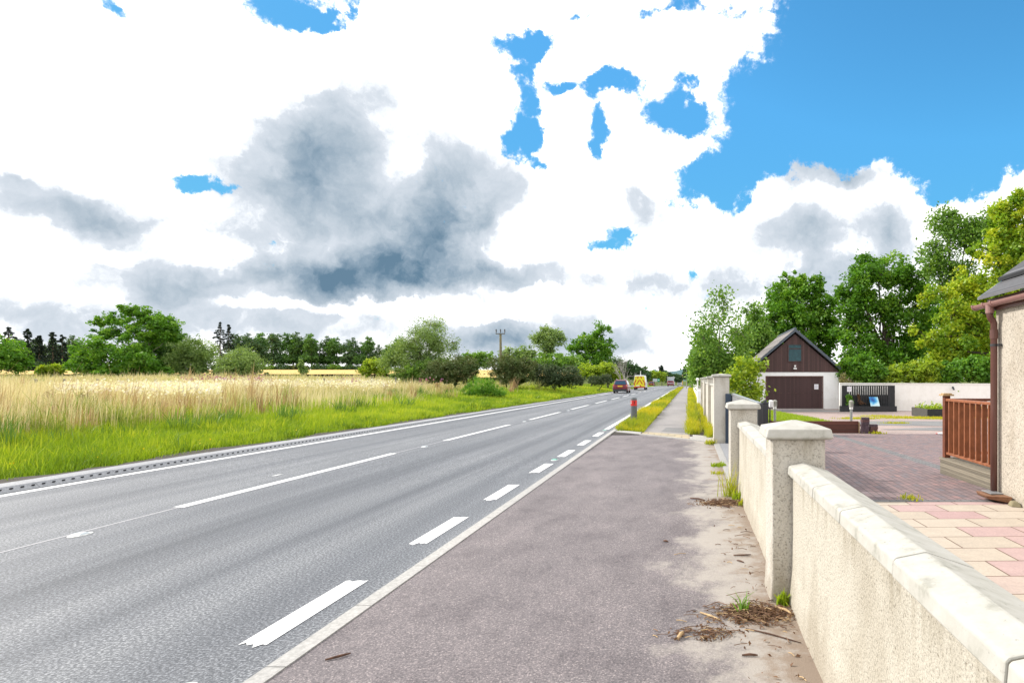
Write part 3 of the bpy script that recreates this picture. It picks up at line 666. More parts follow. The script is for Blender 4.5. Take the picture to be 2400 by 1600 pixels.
b = MB(); b.tube([(1.19, 10.25, -.1), (1.19, 10.25, 1.1)], .011, 8); b.build('rod', M_wtrim, r)
r = thing('motor_box', 'small pale grey box mounted behind the charcoal gate post', 'box', (1.39, 10.5, -.05))
b = MB(); b.box(1.36, 1.43, 10.45, 10.58, 1.09, 1.22); b.build('housing', M_wht, r, bevel=.02)
b = MB(); b.tube([(1.375, 10.52, -.1), (1.375, 10.52, 1.09)], .012, 8); b.build('stem', M_char, r)

# ------------------------------------------------------------------ garage
GD = 44.0; gz0 = float(yz(GD)); s = GD / F
gl, gr = X(1862.8, GD) - 3.17, X(1862.8, GD) + 3.17; gc = (gl + gr) / 2
r = thing('garage', 'detached white garage with brown gable and wide brown door', 'garage', (gc, GD + 4, gz0))
eave = gz0 + 2.62; apex = gz0 + 5.55; D2 = GD + 8
dl, dr, dt = X(1796.5, GD), X(1927.3, GD), gz0 + 2.28
b = MB(); T = .15
b.box(gl, dl, GD, GD + T, gz0 - .1, eave); b.box(dr, gr, GD, GD + T, gz0 - .1, eave); b.box(dl, dr, GD, GD + T, dt, eave)
b.box(gl, gl + T, GD + T, D2, gz0 - .1, eave); b.box(gr - T, gr, GD + T, D2, gz0 - .1, eave); b.box(gl + T, gr - T, D2 - T, D2, gz0 - .1, eave)
b.build('wall', M_white, r)
b = MB(); hw = 3.17; sl = (apex - eave) / 3.43
b.loft([[(gl, y, eave + .003), (gr, y, eave + .003), (gc, y, eave + hw * sl)] for y in (GD - .03, GD + .1)]); b.build('gable_cladding', M_clad, r)
b = MB(); b.loft([[(gl, y, eave + .003), (gr, y, eave + .003), (gc, y, eave + hw * sl)] for y in (D2 - .1, D2 + .02)]); b.build('gable_cladding', M_clad, r)
b = MB()
for sx in (-1, 1):
    e_ = gc + sx * 3.43; o_ = sl * .12
    b.loft([[(e_, y, eave - .02), (gc, y, apex - .02), (gc, y, apex + .13), (e_, y, eave + .13)] for y in (GD - .25, D2 + .2)])
rf = b.build('roof', M_rtile, r)
b = MB()
for i in range(9):                                          # tile courses standing proud on both slopes
    f = i / 9
    for sx in (-1, 1):
        xa, za = gc + sx * 3.43 * (1 - f), eave + .132 + (apex - eave) * f
        xb, zb = gc + sx * 3.43 * (1 - f - .105), eave + .132 + (apex - eave) * (f + .105)
        if i == 8: xb, zb = gc, apex + .132
        b.loft([[(xa, y, za), (xb, y, zb), (xb, y, zb + .012), (xa, y, za + .05)] for y in (GD - .27, D2 + .2)])
b.build('tile_courses', M_rtile, rf)
b = MB()
for sx in (-1, 1):
    b.loft([[(gc + sx * 3.47, y, eave - .09), (gc, y, apex - .07), (gc, y, apex + .14), (gc + sx * 3.47, y, eave + .12)] for y in (GD - .31, GD - .275)])
b.build('bargeboard', M_bargeb, r)
b = MB(); b.tube([(gc, GD - .3, apex + .15), (gc, D2 + .2, apex + .15)], .09, 8); b.build('ridge', M_bargeb, rf)
b = MB(); b.box(dl, dr, GD + .05, GD + .10, gz0 + .03, dt); dm = b.build('garage_door', M_gdoor, r)
b = MB(); b.box(dl + .02, dr - .02, GD + .03, GD + .048, gz0 + 1.12, gz0 + 1.16); b.box((dl + dr) / 2 - .02, (dl + dr) / 2 + .02, GD + .03, GD + .046, gz0 + .05, dt - .02); b.build('door_rail', M_clad, dm)
b = MB(); b.box(dl - .07, dl - .001, GD - .02, GD + .06, gz0, dt + .07); b.box(dr + .001, dr + .07, GD - .02, GD + .06, gz0, dt + .07); b.box(dl, dr, GD - .02, GD + .06, dt + .001, dt + .07); b.build('door_frame', M_upvc, r)
w0, w1, wz0, wz1 = X(1846, GD), X(1879.5, GD), Z(848, GD), Z(806, GD)
b = MB()
b.box(w0, w0 + .06, GD - .08, GD - .031, wz0, wz1); b.box(w1 - .06, w1, GD - .08, GD - .031, wz0, wz1); b.box(w0 + .06, w1 - .06, GD - .08, GD - .031, wz1 - .06, wz1); b.box(w0 + .06, w1 - .06, GD - .08, GD - .031, wz0, wz0 + .06); b.box(w0 + .06, w1 - .06, GD - .075, GD - .031, wz1 - .36, wz1 - .30)
wf = b.build('window', M_clad, r)
b = MB(); b.box(w0 + .06, w1 - .06, GD - .05, GD - .032, wz0 + .06, wz1 - .36); b.box(w0 + .06, w1 - .06, GD - .05, GD - .032, wz1 - .30, wz1 - .06); b.build('pane', M_glass, wf)
b = MB(); b.box(gc - .06, gc + .06, GD - .16, GD - .031, Z(859.5, GD), Z(855.5, GD)); b.box(gc - .11, gc + .11, GD - .2, GD - .06, Z(865, GD), Z(862, GD)); b.tube([(gc, GD - .08, Z(862, GD)), (gc, GD - .08, Z(859, GD))], .02, 6); b.build('floodlight', M_wht, r)
b = MB(); b.tube([(gr + .06, GD + .15, eave - .05), (gr + .06, GD + .15, gz0)], .05, 8); b.build('downpipe', M_black, r)
b = MB(); b.tube([(gr + .26, GD - .25, eave + .02), (gr + .26, D2, eave + .02)], .07, 8); b.build('gutter', M_black, r)
b = MB(); b.tube([(gl - .26, GD - .25, eave + .02), (gl - .26, D2, eave + .02)], .07, 8); b.build('gutter', M_black, r)
b = MB(); b.box(dl - .1, dr + .1, GD - .35, GD - .03, gz0 - .1, gz0 + .035); b.build('sill', M_conc, r)
def notice(label, x0, x1, y, z0, z1):
    r = thing('paper_notice', label, 'notice', ((x0 + x1) / 2, y, z0))
    b = MB(); b.box(x0, x1, y - .006, y, z0, z1); b.build('sheet', M_paper, r)
    b = MB(); w = x1 - x0; h = z1 - z0
    for k, (f, ww) in enumerate(((.2, .6), (.36, .7), (.48, .7), (.6, .66), (.74, .5))):
        b.box(x0 + w * .15, x0 + w * (.15 + ww), y - .0085, y - .0062, z1 - h * f - h * .05, z1 - h * f)
    b.build('print', M_ink, r)
notice('white paper notice stuck on the brown garage door', X(1908.6, GD), X(1918.4, GD), GD + .028, Z(912, GD), Z(900, GD))

# ------------------------------------------------------------------ back wall, slatted fence and yard things
BD = 41.6; bz = float(yz(BD))
r = thing('boundary_wall', 'long white rendered wall closing the back of the yard', 'wall', (18, BD + .1, bz))
b = MB(); b.loft([[(x, y0, bz - .1), (x, y0 + .2, bz - .1), (x, y0 + .2, z1), (x, y0, z1)] for x, y0, z1 in ((10.2, BD + .25, 1.20), (18, BD - .4, 1.17), (34, BD - 2.6, 1.10))]); b.build('render', M_backw, r)
b = MB(); b.loft([[(x, y0 - .04, z1 + .002), (x, y0 + .24, z1 + .002), (x, y0 + .24, z1 + .06), (x, y0 - .04, z1 + .06)] for x, y0, z1 in ((10.2, BD + .25, 1.20), (18, BD - .4, 1.17), (34, BD - 2.6, 1.10))]); b.build('coping', M_backw, r)
xh = X(2234, BD - .6); r = thing('wall_lamp', 'tiny dark lamp fixed on the white back wall above the balustrade', 'lamp', (xh, BD - .62, Z(910, BD - .6)))
b = MB(); zz = Z(909, BD - .6); b.box(xh - .03, xh + .03, BD - .66, BD - .45, zz - .05, zz + .10); b.build('bracket', M_char, r)
b = MB(); b.lathe([(.07, -.13), (.06, -.03), (.03, .0)], (xh, BD - .68, zz), 10); b.build('shade', M_char, r)
FD = 40.9; fz = float(yz(FD)); f0, f1 = X(1975.8, FD), X(2096, FD); ft = Z(903, FD); fb = Z(951, FD)
r = thing('slatted_fence', 'black slatted timber screen standing against the white back wall', 'fence', ((f0 + f1) / 2, FD, fz))
n = 23; pw = (f1 - f0) / n
for i in range(n):
    w = .66 if 1 < i < n - 3 else .98
    b = MB(); b.box(f0 + pw * i, f0 + pw * (i + w), FD - .01, FD + .015, fb - .05, ft - .04); b.build('slat', M_black, r)
b = MB(); b.box(f0, f1, FD + .016, FD + .06, ft - .75, ft - .66); b.box(f0, f1, FD - .03, FD + .07, ft - .039, ft); b.box(f0, f1, FD + .016, FD + .06, fb + .15, fb + .24); b.build('rail', M_black, r)
b = MB(); b.box(f0 + .02, f1 - .02, FD + .065, FD + .085, fb - .05, ft - .62); b.build('back_board', M_black, r)
for x in (f0 - .05, f1 - .05):
    b = MB(); b.box(x, x + .1, FD + .02, FD + .12, fz, ft); b.build('post', M_black, r)
r = thing('planter_trough', 'long black timber trough at the foot of the slatted screen', 'planter', ((f0 + f1) / 2, FD - .35, fz))
b = MB(); t0, t1 = X(1971, FD - .5), X(2101, FD - .5); tz = fz + .37
b.box(t0, t1, FD - .60, FD - .55, fz - .02, tz); b.box(t0, t1, FD - .12, FD - .07, fz - .02, tz); b.box(t0, t0 + .05, FD - .55, FD - .12, fz - .02, tz); b.box(t1 - .05, t1, FD - .55, FD - .12, fz - .02, tz); b.build('timber_side', M_black, r)
b = MB(); b.box(t0 + .05, t1 - .05, FD - .55, FD - .12, fz, tz - .06); b.build('soil_fill', M_soil, r)
notice('white paper notice pinned on the black slatted screen', X(1985.2, FD), X(1995, FD), FD - .013, Z(917.5, FD), Z(905.8, FD))
# abstract blue canvas
def canvas_mat():
    m, t, b = new_mat('blue_canvas'); tc = t.nodes.new('ShaderNodeTexCoord'); mp = t.nodes.new('ShaderNodeMapping'); t.links.new(tc.outputs['Generated'], mp.inputs[0])
    mp.inputs[1].default_value = (-.32, 0, -.74); mp.inputs[3].default_value = (1, 0, 1)
    nn = t.nodes.new('ShaderNodeVectorMath'); nn.operation = 'LENGTH'; t.links.new(mp.outputs[0], nn.inputs[0])
    n = noise(t, tc.outputs['Generated'], 3.5, 4)
    f = math_(t, 'ADD', nn.outputs[1], math_(t, 'MULTIPLY', math_(t, 'SUBTRACT', n, .5), .55))
    t.links.new(ramp_(t, f, [(.05, (.004, .03, .16)), (.18, (.01, .12, .40)), (.36, (.03, .30, .62)), (.52, (.30, .60, .76)), (.72, (.60, .76, .80))]), b.inputs['Base Color']); b.inputs['Roughness'].default_value = .5; return m
cx0, cx1 = X(2041, FD - .6), X(2062.5, FD - .6); cz0 = tz + .0; cz1 = Z(930.5, FD - .6)
r = thing('canvas', 'square pale blue canvas with dark blue blot leaning against the slatted screen', 'picture', ((cx0 + cx1) / 2, FD - .5, cz0))
b = MB(); b.loft([[(cx0 + .03, FD - .50, cz0), (cx1 + .03, FD - .50, cz0), (cx1 + .03, FD - .47, cz0), (cx0 + .03, FD - .47, cz0)], [(cx0, FD - .20, cz1), (cx1 - .03, FD - .20, cz1), (cx1 - .03, FD - .17, cz1), (cx0, FD - .17, cz1)]]); b.build('stretched_canvas', canvas_mat(), r)
# raised planter box to the side
pd = 32.9; pz = float(yz(pd)); p0 = X(2174, pd)
r = thing('planter_box', 'black timber raised bed with plants in front of the white back wall', 'planter', (p0 + 1.6, pd + 1.2, pz))
b = MB(); p1 = p0 + 3.4; pt = Z(958.5, pd)
b.box(p0, p1, pd, pd + .06, pz - .02, pt); b.box(p0, p1, pd + 2.3, pd + 2.36, pz - .02, pt); b.box(p1 - .06, p1, pd + .06, pd + 2.3, pz - .02, pt); b.build('timber_side', M_black, r)
b = MB(); b.box(p0, p0 + .06, pd + .06, pd + 2.3, pz - .02, pt); b.build('timber_end', M_rail3, r)
b = MB(); b.box(p0 + .06, p1 - .06, pd + .06, pd + 2.3, pz, pt - .07); b.build('soil_fill', M_soil, r)
rg = np.random.default_rng(77); c = np.stack([rg.uniform(p0 + .1, p1 - .1, 900), rg.uniform(pd + .1, pd + 2.2, 900), pt - .05 + rg.gamma(1.5, .07, 900)], 1)
leaf_obj('plants', leaves(rg, c, .16), L_lime, r, rg.uniform(0, 1, 900), root_loc(r))
# brown edging board and stacks of blocks
ED = 21.0; ez = float(yz(ED)); e0, e1 = X(1809, ED), X(2011.5, ED); et = Z(986.3, ED)
r = thing('edging_board', 'wide brown timber board edging the lawn beside the brick stacks', 'board', ((e0 + e1) / 2, ED, ez))
b = MB(); b.box(e0, e1, ED - .03, ED + .03, ez - .05, et); b.build('planks', M_board, r, bevel=.008)
b = MB(); b.box(e1 + .002, e1 + .05, ED - .02, ED + .04, ez - .02, et - .03); b.build('end_cap', M_chip, r)
b = MB(); b.box(e0 - .06, e0 - .002, ED - .03, ED + .05, ez - .05, et + .03); b.build('stake', M_board, r)
proto = None
def brick_stack(cx, n, where, group, seed, two=True):
    rr = random.Random(seed); hgt = .078
    for i in range(n):
        o_ = Vector((cx + rr.uniform(-.012, .012), ED - .12 + rr.uniform(-.01, .01), ez + i * hgt + .002))
        b = MB(); L2 = .125; b.box(-L2, L2, -.10, .10, 0, hgt - .003)
        pos_w = 'topmost' if i == n - 1 else ('lowest' if i == 0 else ORD[n - 1 - i] + ' from the top')
        b.v = [(x + o_.x, y + o_.y, z + o_.z) for x, y, z in b.v]
        ob = b.build('paving_brick', M_brick2 if (i == n - 2 or (seed == 2 and i < 2)) else M_brick, loc=o_, bevel=.006)
        ob.rotation_euler.z = rr.uniform(-.09, .09)
        tag(ob, f'dark purple paving brick, {pos_w} in the {where}', 'brick', group)
brick_stack(X(2026.5, ED - .1), 7, 'taller stack beside the brown board', 'bricks of the taller stack', 1)
brick_stack(X(2046.5, ED - .1), 4, 'shorter stack on the drive', 'bricks of the shorter stack', 2)
# garden bollard lights
def garden_light(label, x, y, z0, z1):
    r = thing('garden_light', label, 'light', (x, y, z0), 'garden lights behind the brown board')
    b = MB(); b.tube([(x, y, z0), (x, y, z1 - .30)], .045, 14); b.build('post', M_galv, r, smooth=False)
    b = MB(); b.tube([(x, y, z1 - .30), (x, y, z1 - .22)], .062, 14); b.build('collar', M_wht, r)
    b = MB()
    for k in range(5): b.lathe([(.055, 0), (.085, .006), (.085, .014), (.05, .034)], (x, y, z1 - .215 + k * .042), 16)
    b.lathe([(.06, 0), (.05, .012), (.01, .02)], (x, y, z1 - .005), 16)
    b.build('louvre', M_cope, r)
garden_light('louvred bollard light on the lawn near the charcoal gate post', X(1816, 21.4), 21.4, .05, Z(937.5, 21.4))
garden_light('louvred bollard light rising behind the end of the brown board', X(1995, 21.7), 21.7, float(yz(21.7)), Z(938.5, 21.7))
d_ = 20.2; r = thing('litter', 'small white object with pink end lying on the gravel beside the balustrade', 'litter', (X(2208, d_), d_, float(yz(d_))))
b = MB(); zz = float(yz(d_)) + .045; b.tube([(X(2197, d_), d_, zz), (X(2206, d_), d_, zz), (X(2214, d_), d_ - .05, zz), (X(2219, d_), d_ - .06, zz)], [.03, .04, .04, .015], 10); b.build('bottle', M_wht, r)
b = MB(); b.tube([(X(2193.5, d_), d_, zz), (X(2196.8, d_), d_, zz)], [.02, .025], 10); b.build('bottle_cap', plain('pink_cap', (.7, .25, .25), .5), r)

# ------------------------------------------------------------------ house with gutter and downpipe
HX, HY = 4.14, 8.36
r = thing('house', 'cream roughcast house with grey slate roof at the edge of the patio', 'house', (HX + 3, 2, 0))
b = MB(); b.box(HX, HX + 7, -6, HY, -.2, 2.56); b.build('wall', M_house, r, bevel=.02)
b = MB(); zt = 2.56
b.loft([[(HX, y, zt + .002), (HX + 7, y, zt + .002), (HX + 3.5, y, zt + 2.3)] for y in (HY - .25, HY - .02)]); b.build('gable', M_house, r)
b = MB(); ex, ezr, k = 3.97, 2.665, .70
b.loft([[(ex, y, ezr), (HX + 3.5, y, ezr + k * (HX + 3.5 - ex)), (HX + 3.5, y, ezr + k * (HX + 3.5 - ex) + .05), (ex, y, ezr + .035)] for y in (-6.2, HY + .14)])
rf = b.build('roof', M_slate, r)
b = MB(); x2 = ex + .32
b.loft([[(x2, y, ezr + k * .32 + .045), (HX + 3.5, y, ezr + k * (HX + 3.5 - ex) + .055), (HX + 3.5, y, ezr + k * (HX + 3.5 - ex) + .14), (x2, y, ezr + k * .32 + .10)] for y in (-6.2, HY + .16)]); b.build('upper_slates', M_slate, rf)
b = MB(); b.loft([[(x2 - .03, y, ezr + k * .30 + .047), (x2 - .002, y, ezr + k * .32 + .045), (x2 - .002, y, ezr + k * .32 + .105), (x2 - .03, y, ezr + k * .30 + .09)] for y in (-6.2, HY + .17)]); b.build('flashing', M_dark, rf)
b = MB(); b.loft([[(ex + .005, y, ezr + .037), (HX + 3.5, y, ezr + k * (HX + 3.5 - ex) + .06), (HX + 3.5, y, ezr + k * (HX + 3.5 - ex) + .03), (ex + .005, y, ezr + .005)] for y in (HY + .142, HY + .165)]); b.build('verge', M_wtrim, rf)
b = MB(); b.box(HX - .045, HX - .002, -6, HY + .02, 2.52, 2.555); b.box(HX - .062, HX - .046, -6, HY + .10, 2.50, 2.665); b.build('fascia', M_upvc, r)
gx_, gz_ = HX - .125, 2.60
b = MB(); n = 10; ringp = lambda y, rr_: [(gx_ + rr_ * math.cos(math.pi + math.pi * i / n), y, gz_ + rr_ * math.sin(math.pi + math.pi * i / n)) for i in range(n + 1)]
b.loft([ringp(-6, .058) + [(gx_ + .05, -6, gz_), (gx_ - .05, -6, gz_)], ringp(HY + .32, .058) + [(gx_ + .05, HY + .32, gz_), (gx_ - .05, HY + .32, gz_)]])
g_ = b.build('gutter', M_gutt, r, smooth=False)
for yy in (HY + .28, HY - .02, HY - .24, HY - 1.2, HY - 1.32):
    b = MB(); b.loft([ringp(yy, .066) + [(gx_ + .066, yy, gz_ + .012), (gx_ - .066, yy, gz_ + .012)], ringp(yy + .035, .066) + [(gx_ + .066, yy + .035, gz_ + .012), (gx_ - .066, yy + .035, gz_ + .012)]]); b.build('gutter_clip', M_gutt, g_)
px_, py_ = HX - .07, HY - .10; ox, oy = gx_, HY - .10
b = MB(); b.tube([(ox, oy, gz_ - .04), (ox, oy, gz_ - .17), (ox + .01, oy, gz_ - .20), (px_ - .01, py_, gz_ - .25), (px_, py_, gz_ - .28), (px_, py_, 1.2), (px_, py_, .08)], [.045, .043, .043, .043, .043, .043, .043], 16); dp = b.build('downpipe', M_upvc, r, smooth=True)
b = MB(); b.tube([(ox, oy, gz_ - .02), (ox, oy, gz_ - .14)], .054, 16); b.build('gutter_outlet', M_gutt, g_)
b = MB(); b.tube([(px_, py_, gz_ - .36), (px_, py_, gz_ - .48)], .051, 16); b.build('pipe_socket', M_upvc, dp)
b = MB(); b.box(px_ + .02, HX + .0, py_ - .09, py_ - .05, gz_ - .58, gz_ - .55); b.tube([(px_, py_, gz_ - .58), (px_, py_, gz_ - .55)], .048, 16); b.build('pipe_bracket', M_char, dp)
r = thing('drain_slab', 'tilted brown stone slab with dark metal plate under the downpipe', 'slab', (3.98, 8.05, 0))
b = MB(); b.loft([[(3.88, 8.02, .03), (4.10, 7.88, .0), (4.135, 8.2, .0), (3.90, 8.36, .02)], [(3.84, 8.0, .075), (4.11, 7.85, .085), (4.136, 8.22, .07), (3.88, 8.38, .075)]]); b.build('stone', M_stone, r, bevel=.008)
b = MB(); b.box(3.93, 4.10, 8.06, 8.32, .082, .094); b.build('plate', M_galv, r, bevel=.004)
r = thing('stone_block', 'rough grey brown stone wedged against the house corner beneath the slab', 'stone', (4.2, 7.72, 0))
b = MB(); b.loft([[(4.02, 7.72, -.01), (4.13, 7.66, -.01), (4.135, 7.84, -.01), (4.04, 7.86, -.01)], [(4.05, 7.74, .05), (4.12, 7.70, .045), (4.125, 7.82, .055), (4.06, 7.83, .05)]]); b.build('rock', M_pole, r, bevel=.012)

# deck and balustrade
dz0, dzt = -.12, .215
r = thing('deck', 'raised timber deck with grooved grey brown riser boards', 'deck', (6, 9.8, -.08))
b = MB(); b.box(4.40, 4.44, 8.5, 10.84, dz0, dzt - .036); b.box(4.44, 8.5, 10.80, 10.84, dz0, dzt - .036); b.build('riser', M_deckr, r)
b = MB()
for i in range(28): b.box(4.385 + i * .147, 4.385 + i * .147 + .142, 8.5, 10.855, dzt - .034, dzt)
b.build('decking', M_deckr, r)
r = thing('balustrade', 'reddish brown stained timber balustrade standing on the deck', 'balustrade', (4.5, 9.8, dzt))
PZ = 1.335
b = MB(); b.box(4.43, 4.53, 10.72, 10.82, dzt + .002, PZ - .05); b.build('newel_post', M_rail2, r, bevel=.006)
b = MB(); b.box(4.385, 4.575, 10.675, 10.865, PZ - .049, PZ - .02); b.box(4.41, 4.55, 10.70, 10.84, PZ - .019, PZ - .002); b.build('newel_cap', M_chip, r, bevel=.004)
b = MB(); b.box(4.44, 4.53, 8.45, 10.715, 1.195, 1.24); b.build('handrail', M_rail, r, bevel=.008)
b = MB(); b.box(4.45, 4.52, 8.45, 10.715, .275, .315); b.build('bottom_rail', M_rail, r, bevel=.006)
yb = 10.60
while yb > 8.5:
    b = MB(); b.box(4.447, 4.525, yb - .016, yb + .016, .317, 1.193); b.build('baluster', M_rail, r, bevel=.003); yb -= .20
b = MB(); b.box(4.54, 8.4, 10.74, 10.80, 1.195, 1.24); b.build('handrail', M_rail2, r, bevel=.006)
b = MB(); b.box(4.54, 8.4, 10.75, 10.79, .275, .315); b.build('bottom_rail', M_rail2, r)
xb = 4.66
while xb < 6.4:
    b = MB(); b.box(xb - .018, xb + .018, 10.752, 10.788, .317, 1.193); b.build('baluster', M_rail2, r); xb += .125

# ------------------------------------------------------------------ bollard and roadside furniture
bx, by = X(1485.7, 22.0), 22.0; bz_ = float(rz(by))
r = thing('bollard', 'grey roadside bollard with red reflective band in the grass verge', 'bollard', (bx, by, bz_))
b = MB(); b.lathe([(.115, -.05), (.112, .80), (.105, .90), (.095, .935), (.06, .945), (.01, .945)], (bx, by, bz_), 28); b.build('shaft', M_boll, r, smooth=False)
b = MB(); b.lathe([(.1135, .655), (.1145, .66), (.1145, .845), (.1135, .85)], (bx, by, bz_), 28); b.build('reflective_band', M_red, r)
b = MB(); yy = by - .1195
b.box(bx - .005, bx + .045, yy, yy + .012, bz_ + .80, bz_ + .818); b.add([(bx + .028, yy, bz_ + .80), (bx + .045, yy, bz_ + .80), (bx + .022, yy, bz_ + .70), (bx + .005, yy, bz_ + .70), (bx + .028, yy + .01, bz_ + .80), (bx + .045, yy + .01, bz_ + .80), (bx + .022, yy + .01, bz_ + .70), (bx + .005, yy + .01, bz_ + .70)], [(0, 1, 2, 3), (7, 6, 5, 4), (0, 4, 5, 1), (1, 5, 6, 2), (2, 6, 7, 3), (3, 7, 4, 0)]); b.build('numeral', M_dark, r)
b = MB(); b.box(bx - .098, bx - .072, by - .095, by - .07, bz_ + .735, bz_ + .775); b.build('reflector', M_wht, r); b = MB(); b.box(bx - .086, bx - .07, by - .1, by - .08, bz_ + .80, bz_ + .835); b.build('reflector', M_wht, r)
# telegraph pole
td = 80.0; tx = X(1174, td); t0 = float(hz(tx, td)); tt = Z(783, td)
r = thing('telegraph_pole', 'wooden power pole with crossarm and three insulators above the brown gorse', 'pole', (tx, td, t0))
b = MB(); b.tube([(tx, td, t0 - .2), (tx - .05, td, tt)], [.19, .14], 10); b.build('shaft', M_pole, r)
b = MB(); b.box(tx - .62, tx + .58, td - .2, td - .1, tt - .02, tt + .10); b.build('crossarm', M_fpost, r)
for k in (-.57, -.02, .53):
    b = MB(); b.lathe([(.03, 0), (.03, .12), (.10, .14), (.06, .22), (.10, .26), (.06, .36), (.10, .40), (.07, .52), (.02, .55)], (tx + k, td - .15, tt + .10), 10); b.build('insulator', M_char, r)
b = MB(); b.tube([(tx + .12, td - .2, tt - 1.0), (tx + .17, td - .2, tt - 2.6), (tx + .06, td - .19, tt - 4.5)], .02, 6); b.build('stay_wire', M_char, r)
# guard rail
r = thing('guard_rail', 'grey steel crash barrier along the far verge behind the vehicles', 'barrier', (-10.4, 110, -.4))
b = MB(); b.loft([[(-10.40, y, float(rz(y)) + z) if i < 4 else (-10.36, y, float(rz(y)) + z) for i, z in enumerate((.42, .5, .6, .72, .72, .6, .5, .42))] for y in (84, 100, 116, 132)]); b.build('beam', M_galv, r)
for y in range(85, 132, 6):
    b = MB(); b.box(-10.50, -10.42, y, y + .1, float(rz(y)) - .1, float(rz(y)) + .66); b.build('post', M_galv, r)
# green direction sign
sd = 200.0; r = thing('road_sign', 'road sign with grey panel and green end on the far left verge', 'sign', (X(1538, sd), sd, float(rz(sd))))
M_sg = plain('sign_grey', (.48, .55, .60), .5); M_sgr = plain('sign_green', (.01, .30, .17), .4)
b = MB(); b.box(X(1530, sd), X(1540.3, sd), sd, sd + .05, Z(894, sd), Z(887, sd)); b.build('grey_panel', M_sg, r)
b = MB(); b.box(X(1540.5, sd), X(1546, sd), sd, sd + .05, Z(894, sd), Z(887, sd)); gp = b.build('green_panel', M_sgr, r)
b = MB(); c_ = X(1543.2, sd); zc = Z(890.3, sd); b.box(c_ - .2, c_ + .15, sd - .02, sd - .003, zc - .08, zc + .08); b.add([(c_ + .15, sd - .02, zc + .18), (c_ + .35, sd - .02, zc), (c_ + .15, sd - .02, zc - .18)], [(0, 1, 2)]); b.build('arrow', M_wht, gp)
for x in (X(1532, sd), X(1544, sd)):
    b = MB(); b.tube([(x, sd + .1, float(rz(sd)) - .2), (x, sd + .1, Z(888, sd))], .05, 8); b.build('post', M_galv, r)

# ------------------------------------------------------------------ vehicles
def car_paint(n, c): return plain(n, c, .32, .0, var=.03, coat=.25)
P_mar = car_paint('maroon_paint', (.17, .006, .022)); P_redc = car_paint('red_paint', (.30, .02, .03)); P_white = car_paint('white_paint', (.75, .76, .78)); P_silver = car_paint('silver_paint', (.55, .57, .62))
P_cmar = car_paint('coach_maroon', (.22, .02, .05)); P_yel = plain('fluorescent_yellow', (.80, .72, .02), .4, var=.03); P_chev = plain('chevron_red', (.50, .02, .025), .4); P_lyel = car_paint('lorry_yellow', (.75, .42, .05))
M_plate = plain('yellow_plate', (.80, .50, .04), .4); M_lamp = plain('tail_lamp', (.62, .16, .15), .2); M_vglass = plain('car_glass', (.012, .06, .12), .08, spec=.35); M_head = plain('head_lamp', (.8, .8, .8), .15)
def wheel(r, x, y, z, rad, w):
    b = MB(); b.loft([[(x + dx, y + rad * k * math.cos(2 * math.pi * i / 20), z + rad + rad * k * math.sin(2 * math.pi * i / 20)) for i in range(20)] for dx, k in ((-w / 2, .9), (-w / 2 + .02, 1), (w / 2 - .02, 1), (w / 2, .9))]); t = b.build('wheel', M_tyre, r)
    for sx in (-1, 1):
        b = MB(); b.loft([[(x + sx * (w / 2 + o), y + rad * k * math.cos(2 * math.pi * i / 12), z + rad + rad * k * math.sin(2 * math.pi * i / 12)) for i in range(12)] for o, k in ((-.01, .66), (.012, .62), (.006, .2))]); b.build('rim', M_rim, t)
